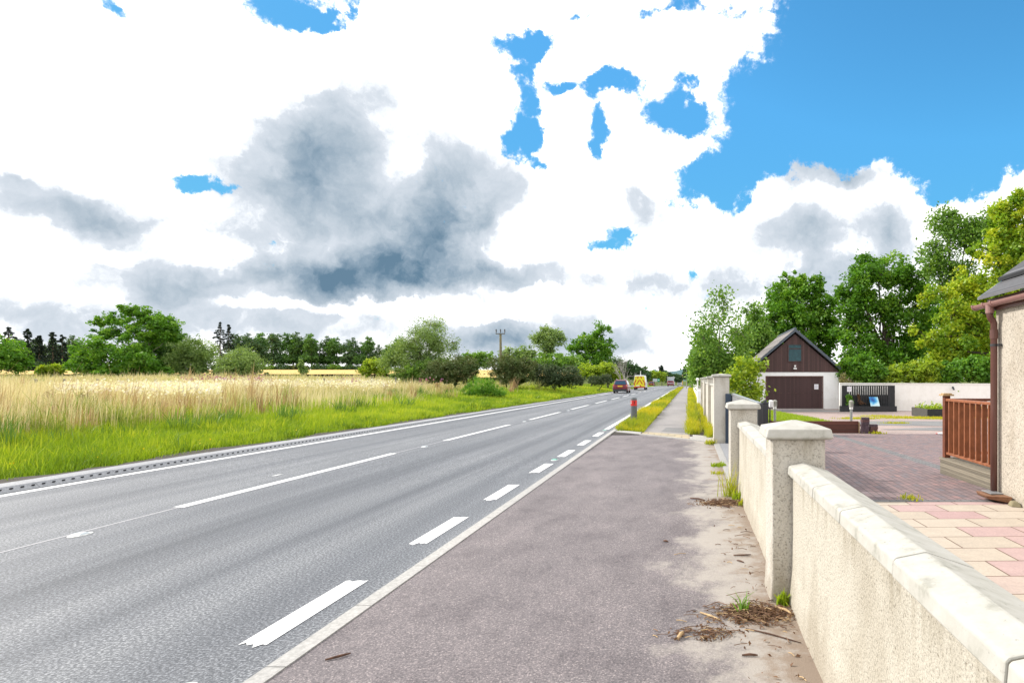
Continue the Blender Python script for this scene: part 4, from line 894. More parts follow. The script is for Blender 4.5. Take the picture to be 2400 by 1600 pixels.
def car(label, name, x, y, paint):
    z = float(rz(y)); r = thing(name, label, 'car', (x, y + 2.2, z))
    def sec(yy, zb, zbelt, wb, wt):
        return [(x - wb + .06, yy, zb), (x + wb - .06, yy, zb), (x + wb, yy, zb + .12), (x + wb + .01, yy, zbelt - .22), (x + wt, yy, zbelt), (x - wt, yy, zbelt), (x - wb - .01, yy, zbelt - .22), (x - wb, yy, zb + .12)]
    b = MB(); b.loft([sec(y + a, z + c, z + d, e, f) for a, c, d, e, f in ((0, .42, .80, .78, .72), (.05, .32, .98, .86, .80), (.5, .24, 1.02, .90, .84), (2.4, .22, 1.0, .91, .84), (3.3, .22, .96, .90, .82), (4.2, .26, .84, .86, .76), (4.45, .34, .70, .74, .66))]); b.build('body', paint, r, smooth=False, bevel=.04)
    def cab(yy, zt, wb, wt): return [(x - wb, yy, z + .98), (x + wb, yy, z + .98), (x + wt, yy, z + zt - .08), (x + wt - .1, yy, z + zt), (x - wt + .1, yy, z + zt), (x - wt, yy, z + zt - .08)]
    b = MB(); b.loft([cab(y + .12, 1.06, .82, .80), cab(y + .42, 1.58, .82, .66), cab(y + .8, 1.63, .82, .66), cab(y + 2.2, 1.62, .82, .66), cab(y + 2.6, 1.55, .82, .64), cab(y + 3.3, 1.04, .80, .76)]); b.build('cabin', paint, r, bevel=.03)
    b = MB(); b.loft([[(x - .72, y + o_ + .02, z + 1.07), (x + .72, y + o_ + .02, z + 1.07), (x + .58, y + o_ + .27, z + 1.50), (x - .58, y + o_ + .27, z + 1.50)] for o_ in (.06, .10)]); b.build('rear_window', M_vglass, r)
    for sx in (-1, 1):
        b = MB(); b.add([(x + sx * .835, y + .5, z + 1.06), (x + sx * .835, y + 2.85, z + 1.06), (x + sx * .69, y + 2.3, z + 1.49), (x + sx * .69, y + .62, z + 1.49)], [(0, 1, 2, 3)]); b.build('side_window', M_vglass, r)
        b = MB(); b.box(x + sx * .79 - .09, x + sx * .79 + .09, y - .02, y + .12, z + .78, z + 1.02); b.build('tail_light', M_lamp, r, bevel=.02)
        b = MB(); b.box(x + sx * .92, x + sx * 1.06, y + 2.55, y + 2.66, z + 1.0, z + 1.14); b.build('wing_mirror', M_char, r, bevel=.02)
        b = MB(); b.tube([(x + sx * .56, y + .6, z + 1.64), (x + sx * .56, y + .75, z + 1.70), (x + sx * .56, y + 2.1, z + 1.69), (x + sx * .56, y + 2.25, z + 1.63)], .022, 6); b.build('roof_rail', M_wtrim, r)
        for yy in (.85, 3.5): wheel(r, x + sx * .78, y + yy, z, .34, .24)
    b = MB(); b.box(x - .84, x + .84, y - .06, y + .08, z + .50, z + .68); b.build('rear_bumper', paint, r, bevel=.03)
    b = MB(); b.box(x - .80, x + .80, y - .05, y + .1, z + .22, z + .495); b.build('bumper_skirt', M_char, r)
    b = MB(); b.box(x - .27, x + .27, y - .085, y - .072, z + .78, z + .90); b.box(x - .29, x + .29, y - .07, y + .03, z + .76, z + .92); b.build('number_plate', M_plate, r)
    return r
car('maroon estate car with yellow number plate driving away in the far lane', 'estate_car', -8.3, 74.5, P_mar)
car('small red car half hidden by the grey and green road sign', 'hatchback_car', X(1527, 212) - .1, 212, P_redc)
def van():
    x, y = X(1499, 103), 103.0; z = float(rz(y)); r = thing('service_van', 'white van with yellow and red chevron back and roof rack', 'van', (x, y + 2.6, z))
    def sec(yy, zb, zt, w, wt): return [(x - w, yy, z + zb), (x + w, yy, z + zb), (x + w + .02, yy, z + 1.2), (x + wt, yy, z + zt - .15), (x + wt - .12, yy, z + zt), (x - wt + .12, yy, z + zt), (x - wt, yy, z + zt - .15), (x - w - .02, yy, z + 1.2)]
    b = MB(); b.loft([sec(y, .45, 2.38, .93, .80), sec(y + .1, .40, 2.44, .97, .84), sec(y + 3.6, .36, 2.44, .97, .84), sec(y + 4.1, .36, 2.2, .97, .80), sec(y + 4.75, .36, 1.35, .95, .86), sec(y + 5.5, .42, 1.0, .84, .74)]); b.build('body', P_white, r, bevel=.04)
    b = MB(); b.loft([[(x - .92, yy, z + .56), (x + .92, yy, z + .56), (x + .95, yy, z + 1.2), (x + .79, yy, z + 2.26), (x - .79, yy, z + 2.26), (x - .95, yy, z + 1.2)] for yy in (y - .03, y - .004)]); ch = b.build('rear_doors', P_yel, r)
    b = MB()
    def bar(p, q, w=.15):
        (x0, z0), (x1, z1) = p, q; d = Vector((x1 - x0, z1 - z0)).normalized(); nx, nz = -d.y * w / 2, d.x * w / 2
        b.loft([[(x + x0 - nx, yy, z + z0 - nz), (x + x1 - nx, yy, z + z1 - nz), (x + x1 + nx, yy, z + z1 + nz), (x + x0 + nx, yy, z + z0 + nz)] for yy in (y - .040, y - .032)])
    for sx in (-1, 1):
        bar((sx * .04, 1.64), (sx * .46, .98)); bar((sx * .54, 1.66), (sx * .84, 1.16)); bar((sx * .16, 2.2), (sx * .40, 1.96)); bar((sx * .80, 1.06), (sx * .90, .74), .12)
    bar((.05, .78), (.26, .56)); b.build('chevrons', P_chev, ch)
    b = MB(); b.box(x - .55, x + .0, y - .042, y - .031, z + .60, z + .74); b.build('number_plate', M_wht, ch)
    b = MB(); b.box(x - .95, x + .95, y - .10, y + .05, z + .36, z + .53); b.build('rear_bumper', P_chev, r, bevel=.02)
    for sx in (-1, 1):
        b = MB(); b.box(x + sx * .93 - .05, x + sx * .93 + .05, y - .04, y + .05, z + .80, z + 1.25); b.build('tail_light', M_lamp, r)
        b = MB(); b.add([(x + sx * .985, y + 3.4, z + 1.3), (x + sx * .985, y + 4.35, z + 1.3), (x + sx * .905, y + 3.95, z + 1.95), (x + sx * .905, y + 3.4, z + 1.95)], [(0, 1, 2, 3)]); b.build('side_window', M_vglass, r)
        b = MB(); b.box(x + sx * 1.02, x + sx * 1.18, y + 4.1, y + 4.2, z + 1.3, z + 1.6); b.build('wing_mirror', M_char, r)
        for yy in (.9, 4.4): wheel(r, x + sx * .84, y + yy, z, .36, .28)
    b = MB()
    for yy in (.35, 1.6, 2.9): b.box(x - .98, x + .98, y + yy, y + yy + .07, z + 2.56, z + 2.63)
    for sx in (-1, 1):
        b.box(x + sx * .93 - .04, x + sx * .93 + .04, y + .2, y + 3.1, z + 2.631, z + 2.70)
        for yy in (.4, 2.9): b.box(x + sx * .72 - .03, x + sx * .72 + .03, y + yy, y + yy + .06, z + 2.40, z + 2.56)
    b.build('roof_rack', M_char, r)
    b = MB(); b.tube([(x + .15, y + .3, z + 2.42), (x + .15, y + .3, z + 3.15)], .06, 8); b.build('mast', M_wht, r)
van()
def coach():
    y = 226.0; x = X(1571.5, y); z = float(rz(y)); r = thing('coach', 'white and maroon coach seen from behind far down the road', 'coach', (x, y + 6, z)); h = 3.35
    b = MB(); b.loft([[(x - 1.25, yy, z + .35), (x + 1.25, yy, z + .35), (x + 1.25, yy, z + h - .2), (x + 1.05, yy, z + h), (x - 1.05, yy, z + h), (x - 1.25, yy, z + h - .2)] for yy in (y, y + 12)]); b.build('body', P_silver, r, bevel=.08)
    b = MB(); b.box(x - .85, x + .85, y - .03, y - .003, z + 2.0, z + 2.95); b.build('rear_window', M_sg, r)
    b = MB(); b.box(x - .9, x + .9, y - .04, y - .003, z + 1.25, z + 1.98); b.build('engine_cover', P_cmar, r)
    b = MB(); b.box(x - 1.2, x + 1.2, y - .05, y - .003, z + .38, z + .95); b.build('rear_bumper', P_cmar, r)
    for sx in (-1, 1):
        b = MB(); b.box(x + sx * 1.1 - .1, x + sx * 1.1 + .1, y - .04, y - .003, z + 1.0, z + 1.9); b.build('tail_light', M_lamp, r)
        b = MB(); b.box(x + sx * 1.2 - .07, x + sx * 1.2 + .07, y + .1, y + .3, z + h - .1, z + h + .35); b.build('roof_fin', P_white, r)
        b = MB(); b.box(x + sx * 1.253, x + sx * 1.26, y + .6, y + 11.5, z + 1.7, z + 2.8); b.build('side_window', M_vglass, r)
        for yy in (3.2, 9.5): wheel(r, x + sx * 1.05, y + yy, z, .5, .3)
coach()
def oncoming():
    y = 262.0; x = X(1593, y) ; z = float(rz(y)); r = thing('delivery_van', 'white van with dark windscreen coming towards the camera', 'van', (x, y + 2.6, z))
    b = MB(); b.loft([[(x - .95, yy, z + .35), (x + .95, yy, z + .35), (x + .98, yy, z + 1.1), (x + .86, yy, z + zt), (x - .86, yy, z + zt), (x - .98, yy, z + 1.1)] for yy, zt in ((y, 1.15), (y + .7, 1.35), (y + 1.5, 2.2), (y + 2.0, 2.4), (y + 5.4, 2.4))]); b.build('body', P_white, r, bevel=.04)
    b = MB(); b.add([(x - .84, y + .72, z + 1.42), (x + .84, y + .72, z + 1.42), (x + .76, y + 1.40, z + 2.12), (x - .76, y + 1.40, z + 2.12)], [(0, 1, 2, 3)]); b.build('windscreen', M_vglass, r)
    b = MB(); b.box(x - .5, x + .5, y - .02, y - .002, z + .72, z + .95); b.build('grille', M_char, r)
    for sx in (-1, 1):
        b = MB(); b.box(x + sx * .72 - .16, x + sx * .72 + .16, y - .02, y + .1, z + .75, z + .98); b.build('headlight', M_head, r)
        b = MB(); b.box(x + sx * 1.05, x + sx * 1.22, y + 1.0, y + 1.1, z + 1.3, z + 1.6); b.build('wing_mirror', M_char, r)
        for yy in (.9, 4.3): wheel(r, x + sx * .84, y + yy, z, .36, .28)
    y = 300.0; x = X(1594, y); z = float(rz(y)); r = thing('box_lorry', 'tall yellow lorry behind the oncoming white van', 'lorry', (x, y + 4, z))
    b = MB(); b.box(x - 1.25, x + 1.25, y + 1.9, y + 8, z + .9, Z(878.5, y)); b.build('cargo_box', P_lyel, r, bevel=.05)
    b = MB(); b.loft([[(x - 1.15, yy, z + .4), (x + 1.15, yy, z + .4), (x + 1.15, yy, z + zt), (x - 1.15, yy, z + zt)] for yy, zt in ((y, 2.3), (y + .3, 3.0), (y + 1.8, 3.05))]); b.build('cab', P_lyel, r, bevel=.05)
    b = MB(); b.add([(x - 1.0, y - .003, z + 1.55), (x + 1.0, y - .003, z + 1.55), (x + 1.0, y + .18, z + 2.62), (x - 1.0, y + .18, z + 2.62)], [(0, 1, 2, 3)]); b.build('windscreen', M_vglass, r)
    for sx in (-1, 1):
        for yy in (1.0, 6.2): wheel(r, x + sx * 1.0, y + yy, z, .48, .3)
oncoming()

# ------------------------------------------------------------------ trees
def tree(name, label, cat, px, d, lobes, lf, n, size, seed, aspect=.55, droop=0., trunk=.2, bark=M_bark, base=None, tpx=None, clump=.30, group=None, twigs=True, up=.35, sub=None, stems=1, flat=.8, fill=.5, ybias=0.0):
    """lobes: (px, py, rx px, ry px[, share]) ellipsoids of foliage at depth d; leaves gather in clumps round twig ends"""
    n = int(n * 1.55); size = size * 1.06
    rng = np.random.default_rng(seed); k = d / F
    x0 = X(tpx or px, d); z0 = float(hz(x0, d)) if base is None else base
    r = thing(name, label, cat, (x0, d, z0), group); o = np.array([x0, d, z0]); cs = []; ls = []; tint = []
    vol = np.array([(l[4] if len(l) > 4 else 1) * l[2] * l[3] for l in lobes], float); vol /= vol.sum()
    b = MB(); lc = []
    for (l, v) in zip(lobes, vol):
        c = np.array([X(l[0], d), d + rng.uniform(-.35, .35) * l[2] * k + ybias, Z(l[1], d)]); rad = np.array([l[2] * k, l[2] * k * .95, l[3] * k]); lc.append((c, rad, v))
        m = max(12, int(210 * v ** .85) + 4)
        u = rng.normal(size=(m, 3)); u /= np.linalg.norm(u, axis=1)[:, None]
        rr = rng.uniform(0, 1, m) ** fill
        q = c + u * rr[:, None] * rad * .92
        q[:, 2] = np.maximum(q[:, 2], z0 + .25)
        nl = rng.multinomial(int(n * v), rng.dirichlet(np.full(m, 3.0)))
        for p, w, cnt in zip(q, rr, nl):
            if cnt == 0: continue
            rc = clump * min(rad[0], rad[2]) * rng.uniform(.6, 1.6)
            g = rng.normal(size=(cnt, 3)); g /= np.linalg.norm(g, axis=1)[:, None]; g *= (rng.uniform(0, 1, cnt) ** .5 * np.where(rng.uniform(0, 1, cnt) < .12, 1.6, 1.0))[:, None]
            pts = p + g * np.array([rc, rc, rc * flat]) - np.array([0, 0, 1]) * (droop * rng.uniform(0, 1, cnt) * rc * 1.5)[:, None]
            pts[:, 2] = np.maximum(pts[:, 2], z0 + .03)
            ls.append(pts); tint.append(np.clip(rng.normal(.5, .16) + rng.normal(0, .15, cnt), 0, 1)); cs.append((p, c)) if rng.uniform() < .5 else None
    pts = np.concatenate(ls); tint = np.concatenate(tint)
    crown = leaf_obj('crown', leaves(rng, pts, size, aspect, up, droop), lf, r, tint, o)
    # trunk and limbs
    top = max(c[2] for c, _, _ in lc); main = max(lc, key=lambda q: q[2])[0]
    for si in range(stems):
        off = np.array([rng.uniform(-.5, .5) * trunk * 4 * (stems > 1), rng.uniform(-.5, .5) * trunk * 4 * (stems > 1), 0])
        tp = main if si == 0 else lc[si % len(lc)][0]
        mid = o + off + (tp - o) * .5 + rng.normal(0, trunk * .5, 3) * np.array([1, 1, 0])
        b.tube([o + off - [0, 0, .2], o + off + (mid - o - off) * .3, mid, tp], [trunk * 1.15, trunk * .95, trunk * .75, trunk * .4], 8)
        for j, (c, rad, v) in enumerate(lc):
            if j % stems != si: continue
            st = o + off + (tp - o - off) * rng.uniform(.45, .85)
            b.tube([st, (st + c) / 2 + rng.normal(0, rad[0] * .08, 3), c], [trunk * .45, trunk * .3, trunk * .16], 6)
    if twigs:
        for p, c in cs:
            m_ = (p + c) / 2 + rng.normal(0, .06, 3) * np.linalg.norm(p - c)
            b.tube([c, m_, p], [trunk * .16, trunk * .10, trunk * .04], 4, cap=False)
    b.build('trunk', bark, r)
    return r
# --- beside the drive
tree('birch_tree', 'tall airy birch with sparse top rising behind the tall cream pillars', 'tree', 1690, 42,
     [(1695, 705, 34, 46, .30), (1685, 755, 62, 44, .33), (1648, 790, 40, 40, .35), (1728, 775, 40, 52, .4), (1672, 845, 58, 44, 1.3), (1712, 850, 50, 46, 1.2), (1648, 860, 34, 40, 1.1)], L_mid, 6500, .20, 11, .6, .5, .10, M_barkl, clump=.5, flat=1.2)
tree('birch_sapling', 'young bright birch sapling behind the sliding gate', 'tree', 1757, 20.5,
     [(1760, 862, 24, 30, .8), (1740, 890, 28, 28, .9), (1765, 915, 28, 30), (1712, 885, 24, 28, .5), (1745, 938, 40, 18, .8), (1788, 852, 14, 14, .35), (1785, 945, 22, 10, .4), (1735, 845, 16, 20, .4)], L_lime, 1500, .12, 12, .62, .4, .03, M_bark, clump=.7, base=-.27)
tree('leafy_tree', 'mid green tree between the birch and the garage roof', 'tree', 1775, 54,
     [(1765, 740, 34, 42, .6), (1748, 795, 44, 44), (1790, 790, 40, 50), (1760, 840, 50, 40)], L_mid, 5200, .24, 13, .6, .2, .14)
tree('sycamore_tree', 'broad dark green tree standing directly behind the garage', 'tree', 1870, 62,
     [(1850, 690, 60, 52), (1900, 672, 46, 34), (1925, 720, 48, 50), (1820, 750, 60, 54), (1880, 760, 66, 60), (1945, 790, 42, 56), (1800, 820, 50, 52), (1900, 830, 70, 50), (1845, 650, 28, 22, .6)], L_green, 17000, .30, 14, .62, .1, .30)
tree('maple_tree', 'big rounded bright green tree right of the garage', 'tree', 2075, 57,
     [(2060, 635, 66, 56), (2010, 680, 56, 52), (2115, 650, 54, 52), (2150, 710, 46, 62), (1990, 750, 52, 58), (2070, 730, 80, 66), (2130, 790, 60, 58), (2010, 820, 62, 54), (2080, 840, 76, 46), (1968, 690, 20, 22, .7)], L_green, 21000, .28, 15, .62, .05, .34, tpx=2100)
tree('ash_tree', 'loose pale tree with gaps of sky above the yellow tree', 'tree', 2225, 52,
     [(2215, 525, 44, 42, .6), (2260, 545, 52, 50, .8), (2195, 600, 40, 58, .7), (2245, 640, 56, 54, .8), (2310, 520, 46, 42, .7), (2225, 500, 12, 22, .6)], L_mid, 6800, .26, 16, .55, .3, .2, clump=.5)
tree('maple_tree', 'large yellowing maple leaning over the white back wall', 'tree', 2300, 46,
     [(2375, 500, 60, 56), (2420, 560, 80, 80), (2330, 590, 56, 48), (2270, 660, 56, 46), (2350, 680, 70, 60), (2440, 700, 80, 90), (2215, 730, 60, 44), (2290, 760, 70, 56), (2185, 690, 36, 30, .7), (2240, 820, 80, 56), (2330, 830, 90, 60), (2420, 820, 90, 70), (2170, 790, 40, 34, .7), (2385, 620, 70, 60), (2300, 700, 60, 60), (2400, 470, 50, 40, .8), (2345, 540, 50, 44, .8)], L_yel, 42000, .24, 17, .62, .25, .3, tpx=2330)
tree('leafy_tree', 'shaded dark green tree filling in behind the yellow maple', 'tree', 2200, 64,
     [(2180, 780, 70, 70), (2240, 740, 60, 60), (2280, 800, 80, 70), (2200, 850, 90, 50), (2340, 780, 70, 90), (2120, 840, 70, 50)], L_green, 14000, .32, 18, .6, .1, .3)
for i, (nm, lb, px, lobes, mt, nn) in enumerate((
    ('dark shrub behind the wall just right of the garage corner', 0, 2000, [(1995, 865, 36, 30), (2030, 870, 40, 30), (2015, 850, 24, 22)], L_green, 4000),
    ('lime green shrub spilling over the middle of the white back wall', 0, 2130, [(2120, 875, 46, 26), (2165, 868, 44, 32), (2090, 885, 26, 16)], L_lime, 4200),
    ('yellow green shrub topping the white wall near the slatted screen', 0, 2070, [(2065, 878, 34, 22), (2040, 885, 22, 14)], L_mid, 2600),
    ('deep green shrub behind the white wall beside the house downpipe', 0, 2270, [(2250, 868, 50, 32), (2305, 862, 48, 38), (2215, 882, 26, 18)], L_green, 5200))):
    tree('shrub', nm, 'shrub', px, 43.6 - .3 * (i % 2), lobes, mt, nn, .22, 40 + i, .6, .1, .05, base=-.6, twigs=False)
tree('dry_shrub', 'dry straw coloured stems over the wall beside the garage corner', 'shrub', 1983, 43.4, [(1978, 890, 10, 16), (1990, 892, 8, 14)], L_straw, 350, .3, 45, .2, -.6, .03, base=-.6)
tree('dry_plant', 'withered brown climber hanging on the black slatted screen', 'plant', 2014, FD - .25, [(2012, 927, 3, 7), (2014, 934, 3, 6), (2017, 942, 4, 6), (2023, 948, 5, 3)], L_dry, 240, .11, 46, .3, .8, .012, base=tz - .05, clump=.6)
tree('potted_shrub', 'small green plant growing in the trough under the paper notice', 'plant', 1991, FD - .3, [(1990, 932, 7, 8), (1992, 942, 8, 7)], L_green, 260, .13, 47, .5, .2, .012, base=tz - .05, clump=.6)
# --- far along the footpath
tree('hedge_tree', 'green tree overhanging the footpath beyond the birch', 'tree', 1640, 64, [(1650, 800, 26, 34), (1640, 838, 30, 34), (1665, 830, 34, 44), (1632, 868, 22, 26), (1660, 872, 34, 26)], L_mid, 5200, .3, 21, .6, .2, .14)
tree('yellow_bush', 'yellowing bush beside the footpath at the end of the wall', 'bush', 1627, 92, [(1622, 868, 12, 13), (1634, 872, 16, 15), (1628, 885, 16, 12)], L_yel, 2600, .3, 22, .6, .1, .08)
tree('roadside_tree', 'dark narrow tree at the far right end of the road', 'tree', 1612, 210, [(1606, 876, 6, 16), (1613, 880, 9, 16), (1620, 872, 8, 18)], L_far, 1400, .8, 23, .6, .1, .15)
# --- left meadow
tree('hedge_tree', 'bright green round tree at the extreme left edge of the meadow', 'tree', 5, 92, [(0, 835, 50, 40), (35, 845, 28, 32), (-50, 820, 60, 50)], L_green, 7000, .34, 31, .6, .1, .25)
tree('bush', 'low yellow green bush standing alone at the meadow edge', 'bush', 118, 100, [(108, 868, 18, 14), (128, 866, 20, 15)], L_lime, 2600, .32, 32, .6, .1, .08)
tree('pine_tree', 'tall spreading tree rising highest out of the meadow thicket', 'tree', 300, 101,
     [(310, 728, 36, 20, .9), (262, 745, 36, 18, .8), (230, 758, 22, 14, .6), (350, 748, 38, 24, .9), (388, 760, 32, 28, .9), (320, 770, 46, 24, .5), (405, 785, 28, 24, .8), (275, 785, 40, 20, .6), (360, 790, 46, 26, .8)], L_green, 9500, .38, 33, .55, .05, .17, M_barkl, tpx=318, clump=.34, flat=.7)
tree('thicket_tree', 'broad bushy green tree beneath the spreading tall tree', 'tree', 250, 97,
     [(340, 850, 46, 30), (345, 870, 50, 18), (310, 815, 30, 26, .5), (230, 820, 48, 36), (190, 850, 44, 32), (270, 830, 50, 44), (220, 865, 60, 22), (310, 840, 46, 44), (290, 868, 60, 20)], L_green, 12000, .36, 34, .6, .1, .2)
tree('thicket_tree', 'dark ivy green tree beside the pale willow in the meadow thicket', 'tree', 385, 106,
     [(390, 790, 36, 36), (365, 830, 40, 44), (415, 830, 34, 40), (345, 860, 50, 26), (400, 862, 44, 24)], L_dark, 9000, .36, 35, .6, .1, .22)
tree('willow_tree', 'pale green willow at the end of the meadow thicket', 'tree', 455, 102,
     [(450, 812, 42, 30), (480, 835, 40, 40), (435, 845, 34, 36), (470, 866, 50, 18)], L_will, 8000, .36, 36, .4, .4, .18)
tree('willow_bush', 'silvery round willow bush in front of the far woodland', 'bush', 565, 96,
     [(560, 835, 40, 30), (595, 850, 36, 32), (535, 852, 36, 30), (570, 868, 60, 18)], L_will, 8500, .30, 37, .3, .3, .1, M_bark)
tree('sapling', 'thin pale sapling standing in front of the wheat field', 'tree', 707, 120, [(706, 855, 8, 14), (710, 868, 11, 10)], L_will, 700, .32, 38, .5, .2, .06)
tree('bush', 'yellow green rounded bush at the end of the wheat field', 'bush', 878, 92, [(876, 855, 24, 18), (862, 868, 20, 14), (892, 865, 22, 18)], L_lime, 3600, .28, 39, .6, .1, .1)
tree('willow_tree', 'large feathery willow beside the brown gorse', 'tree', 985, 72,
     [(1005, 760, 38, 34, .55), (985, 795, 50, 38, .8), (1025, 800, 44, 40, .8), (940, 820, 42, 36, .7), (920, 845, 34, 38, .8), (975, 845, 46, 38), (1030, 850, 46, 36), (960, 872, 60, 22), (1060, 800, 18, 24, .3)], L_will, 17000, .24, 50, .3, .5, .2, clump=.42, stems=2)
tree('willow_tree', 'darker green rounded willow tucked under the feathery willow', 'tree', 1010, 70, [(1000, 865, 40, 26), (965, 872, 34, 20), (1030, 862, 30, 28)], L_mid, 5000, .24, 51, .4, .2, .1)
for i, (lb, px, d, lobes, mt, nn) in enumerate((
    ('broad brown gorse bush under the feathery willow', 1060, 56, [(1040, 868, 44, 26), (1085, 862, 42, 30), (1010, 880, 28, 18), (1060, 885, 64, 18)], L_gorse, 9000),
    ('brown gorse bush at the foot of the telegraph pole', 1190, 62, [(1180, 862, 46, 30), (1220, 866, 40, 28), (1200, 884, 56, 20)], L_gorse, 8500),
    ('dark grey green gorse bush close to the road edge', 1305, 64, [(1280, 878, 44, 28), (1320, 880, 44, 26), (1345, 893, 30, 18), (1290, 896, 50, 14)], L_dgorse, 9500),
    ('small dark gorse bush between the big gorse and the maroon car', 1400, 82, [(1395, 892, 22, 12), (1418, 890, 22, 14)], L_dgorse, 2600))):
    tree('gorse_bush', lb, 'bush', px, d, lobes, mt, nn, .19, 60 + i, .35, -.2, .07, clump=.32, twigs=False, fill=.35)
tree('broom_bush', 'bright green mounded bush poking out of the tall grass', 'bush', 1132, 44, [(1132, 905, 38, 20), (1110, 918, 30, 16), (1158, 919, 32, 16), (1134, 922, 44, 12)], L_green, 5200, .16, 65, .2, -.5, .05, twigs=False, fill=.3)
tree('roadside_tree', 'round topped loose tree standing between telegraph pole and tall ash', 'tree', 1285, 118, [(1265, 792, 26, 22, .6), (1300, 790, 28, 24, .6), (1285, 815, 22, 22, .5), (1280, 775, 18, 14, .5)], L_will, 3600, .4, 66, .45, .2, .18, clump=.45)
tree('ash_tree', 'tall ash tree at the roadside above the yellow bushes', 'tree', 1395, 125, [(1412, 775, 22, 24, .7), (1385, 800, 34, 28), (1355, 815, 28, 24), (1420, 815, 28, 30), (1395, 840, 40, 26), (1370, 850, 30, 22)], L_green, 8000, .42, 67, .55, .1, .22)
for i, (lb, px, d, lobes, mt, nn, sz) in enumerate((
    ('low pale green tree left of the telegraph pole', 1110, 110, [(1100, 845, 34, 24), (1135, 842, 30, 24), (1085, 860, 40, 22)], L_mid, 4200, .38),
    ('rounded green tree right of the telegraph pole', 1215, 116, [(1200, 838, 34, 24), (1235, 832, 30, 24), (1215, 855, 50, 22)], L_will, 5200, .40),
    ('mid green tree massed behind the dark gorse', 1310, 112, [(1300, 850, 44, 24), (1340, 852, 40, 26), (1265, 850, 36, 26)], L_mid, 6500, .38),
    ('green tree behind the yellow bush by the road', 1450, 150, [(1440, 860, 34, 26), (1475, 866, 30, 22), (1495, 872, 26, 18)], L_far, 4200, .5),
    ('yellow green rounded bush left of the bare tree', 1385, 96, [(1375, 868, 26, 18), (1395, 872, 24, 20)], L_lime, 3000, .30),
    ('brighter yellow green bush beside the bare tree', 1425, 98, [(1425, 868, 26, 20), (1440, 880, 22, 14)], L_lime, 3200, .30),
    ('rounded olive tree behind the green road sign', 1535, 225, [(1530, 880, 18, 14), (1548, 882, 16, 13), (1520, 884, 14, 12)], L_lime, 2600, .6),
    ('dark tree mass behind the white and maroon coach', 1565, 262, [(1562, 880, 16, 13), (1580, 884, 14, 10), (1590, 886, 14, 9)], L_far, 2400, .75),
    ('spiky dark tree standing above the road sign trees', 1551, 280, [(1550, 866, 7, 12), (1553, 876, 10, 10)], L_con, 900, .7),
    ('dark green tree right of the chevron van roof', 1500, 200, [(1490, 878, 22, 14), (1510, 880, 18, 14)], L_far, 2400, .6))):
    tree('roadside_tree', lb, 'tree', px, d, lobes, mt, nn, sz, 70 + i, .55, .1, .15)
# bare tree
rng = np.random.default_rng(9); d = 94.0; x = X(1462, d); z = float(hz(x, d))
r = thing('bare_tree', 'leafless grey tree beside the yellow bushes near the maroon car', 'tree', (x, d, z))
b = MB()
def limb(p, dr, L, rad, lv):
    q = p + dr * L; b.tube([p, (p + q) / 2 + Vector(rng.normal(0, .05 * L, 3)), q], [rad, rad * .8, rad * .55], 5, cap=False)
    if lv == 0: return
    for _ in range(3):
        nd = (dr + Vector(rng.normal(0, .42, 3)) + Vector((0, 0, .15))).normalized(); limb(p + (q - p) * rng.uniform(.5, 1), nd, L * rng.uniform(.55, .8), rad * .5, lv - 1)
for k in range(3): limb(Vector((x, d, z)), Vector((rng.normal(0, .3), rng.normal(0, .3), 1)).normalized(), 2.4, .11, 4)
b.build('branches', M_deadw, r)
# conifers
def conifer(label, px, d, top, seed, wpx=14, group=None):
    rng = np.random.default_rng(seed); x = X(px, d); z = float(hz(x, d)); hgt = Z(top, d) - z; w = wpx * d / F
    r = thing('conifer', label, 'tree', (x, d, z), group); P = []; b = MB()
    b.tube([(x, d, z - .3), (x, d, z + hgt)], [.35, .04], 6); b.build('trunk', M_bark, r)
    zz = hgt * .12
    while zz < hgt:
        f = 1 - zz / hgt; br = w * (f ** .6) * rng.uniform(.35, 1.25)
        for k in range(rng.integers(4, 7)):
            a = rng.uniform(0, 6.28); t = rng.uniform(.1, 1, 26) ** .7
            P.append(np.stack([x + np.cos(a) * br * t, d + np.sin(a) * br * t, z + zz - .25 * br * t + rng.normal(0, .12, 26)], 1))
        zz += hgt * .045
    P = np.concatenate(P); leaf_obj('crown', leaves(rng, P, .75, .35, .6, .3), L_con, r, rng.uniform(0, 1, len(P)), (x, d, z))
for i, (px, d, top, lb) in enumerate(((516, 235, 754, 'taller of the two lone conifers above the far woodland'), (536, 238, 760, 'shorter of the two lone conifers above the far woodland'),
    (20, 205, 766, 'leftmost conifer on the far skyline'), (64, 208, 770, 'second conifer on the far skyline from the left'), (92, 215, 786, 'short conifer on the far skyline near the low yellow bush'), (124, 206, 778, 'tall conifer on the far skyline left of the tall spreading tree'), (146, 210, 784, 'conifer on the far skyline nearest the tall spreading tree'))):
    conifer(lb, px, d, top, 90 + i, 26 if i < 2 else 30)
# far woodland: prototypes, then copies
def far_proto(seed, mat, bark):
    rng = np.random.default_rng(seed)
    lobes = [(VX + rng.uniform(-26, 26), 885 - rng.uniform(38, 84), rng.uniform(16, 27), rng.uniform(14, 24)) for _ in range(7)] + [(VX + rng.uniform(-30, 30), 868 + rng.uniform(-6, 6), 30, 20, 1.3) for _ in range(4)]
    return tree('woodland_tree', '', 'tree', VX, 262, lobes, mat, 3400, .95, seed, .6, .1, .4, bark, base=-3.0, clump=.34, twigs=False)
def copy_tree(root):
    c = root.copy(); COL.objects.link(c)
    for ch in root.children:
        k = ch.copy(); COL.objects.link(k); k.parent = c
    return c
protos = [far_proto(200, L_far, M_barkl), far_proto(201, L_far, M_bark), far_proto(202, L_dark, M_bark), far_proto(203, L_far, M_barkl)]
rr = random.Random(4); wp = [572, 596, 618, 640, 662, 686, 708, 731, 752, 774, 796, 818, 838, 858, 880, 902, 926]
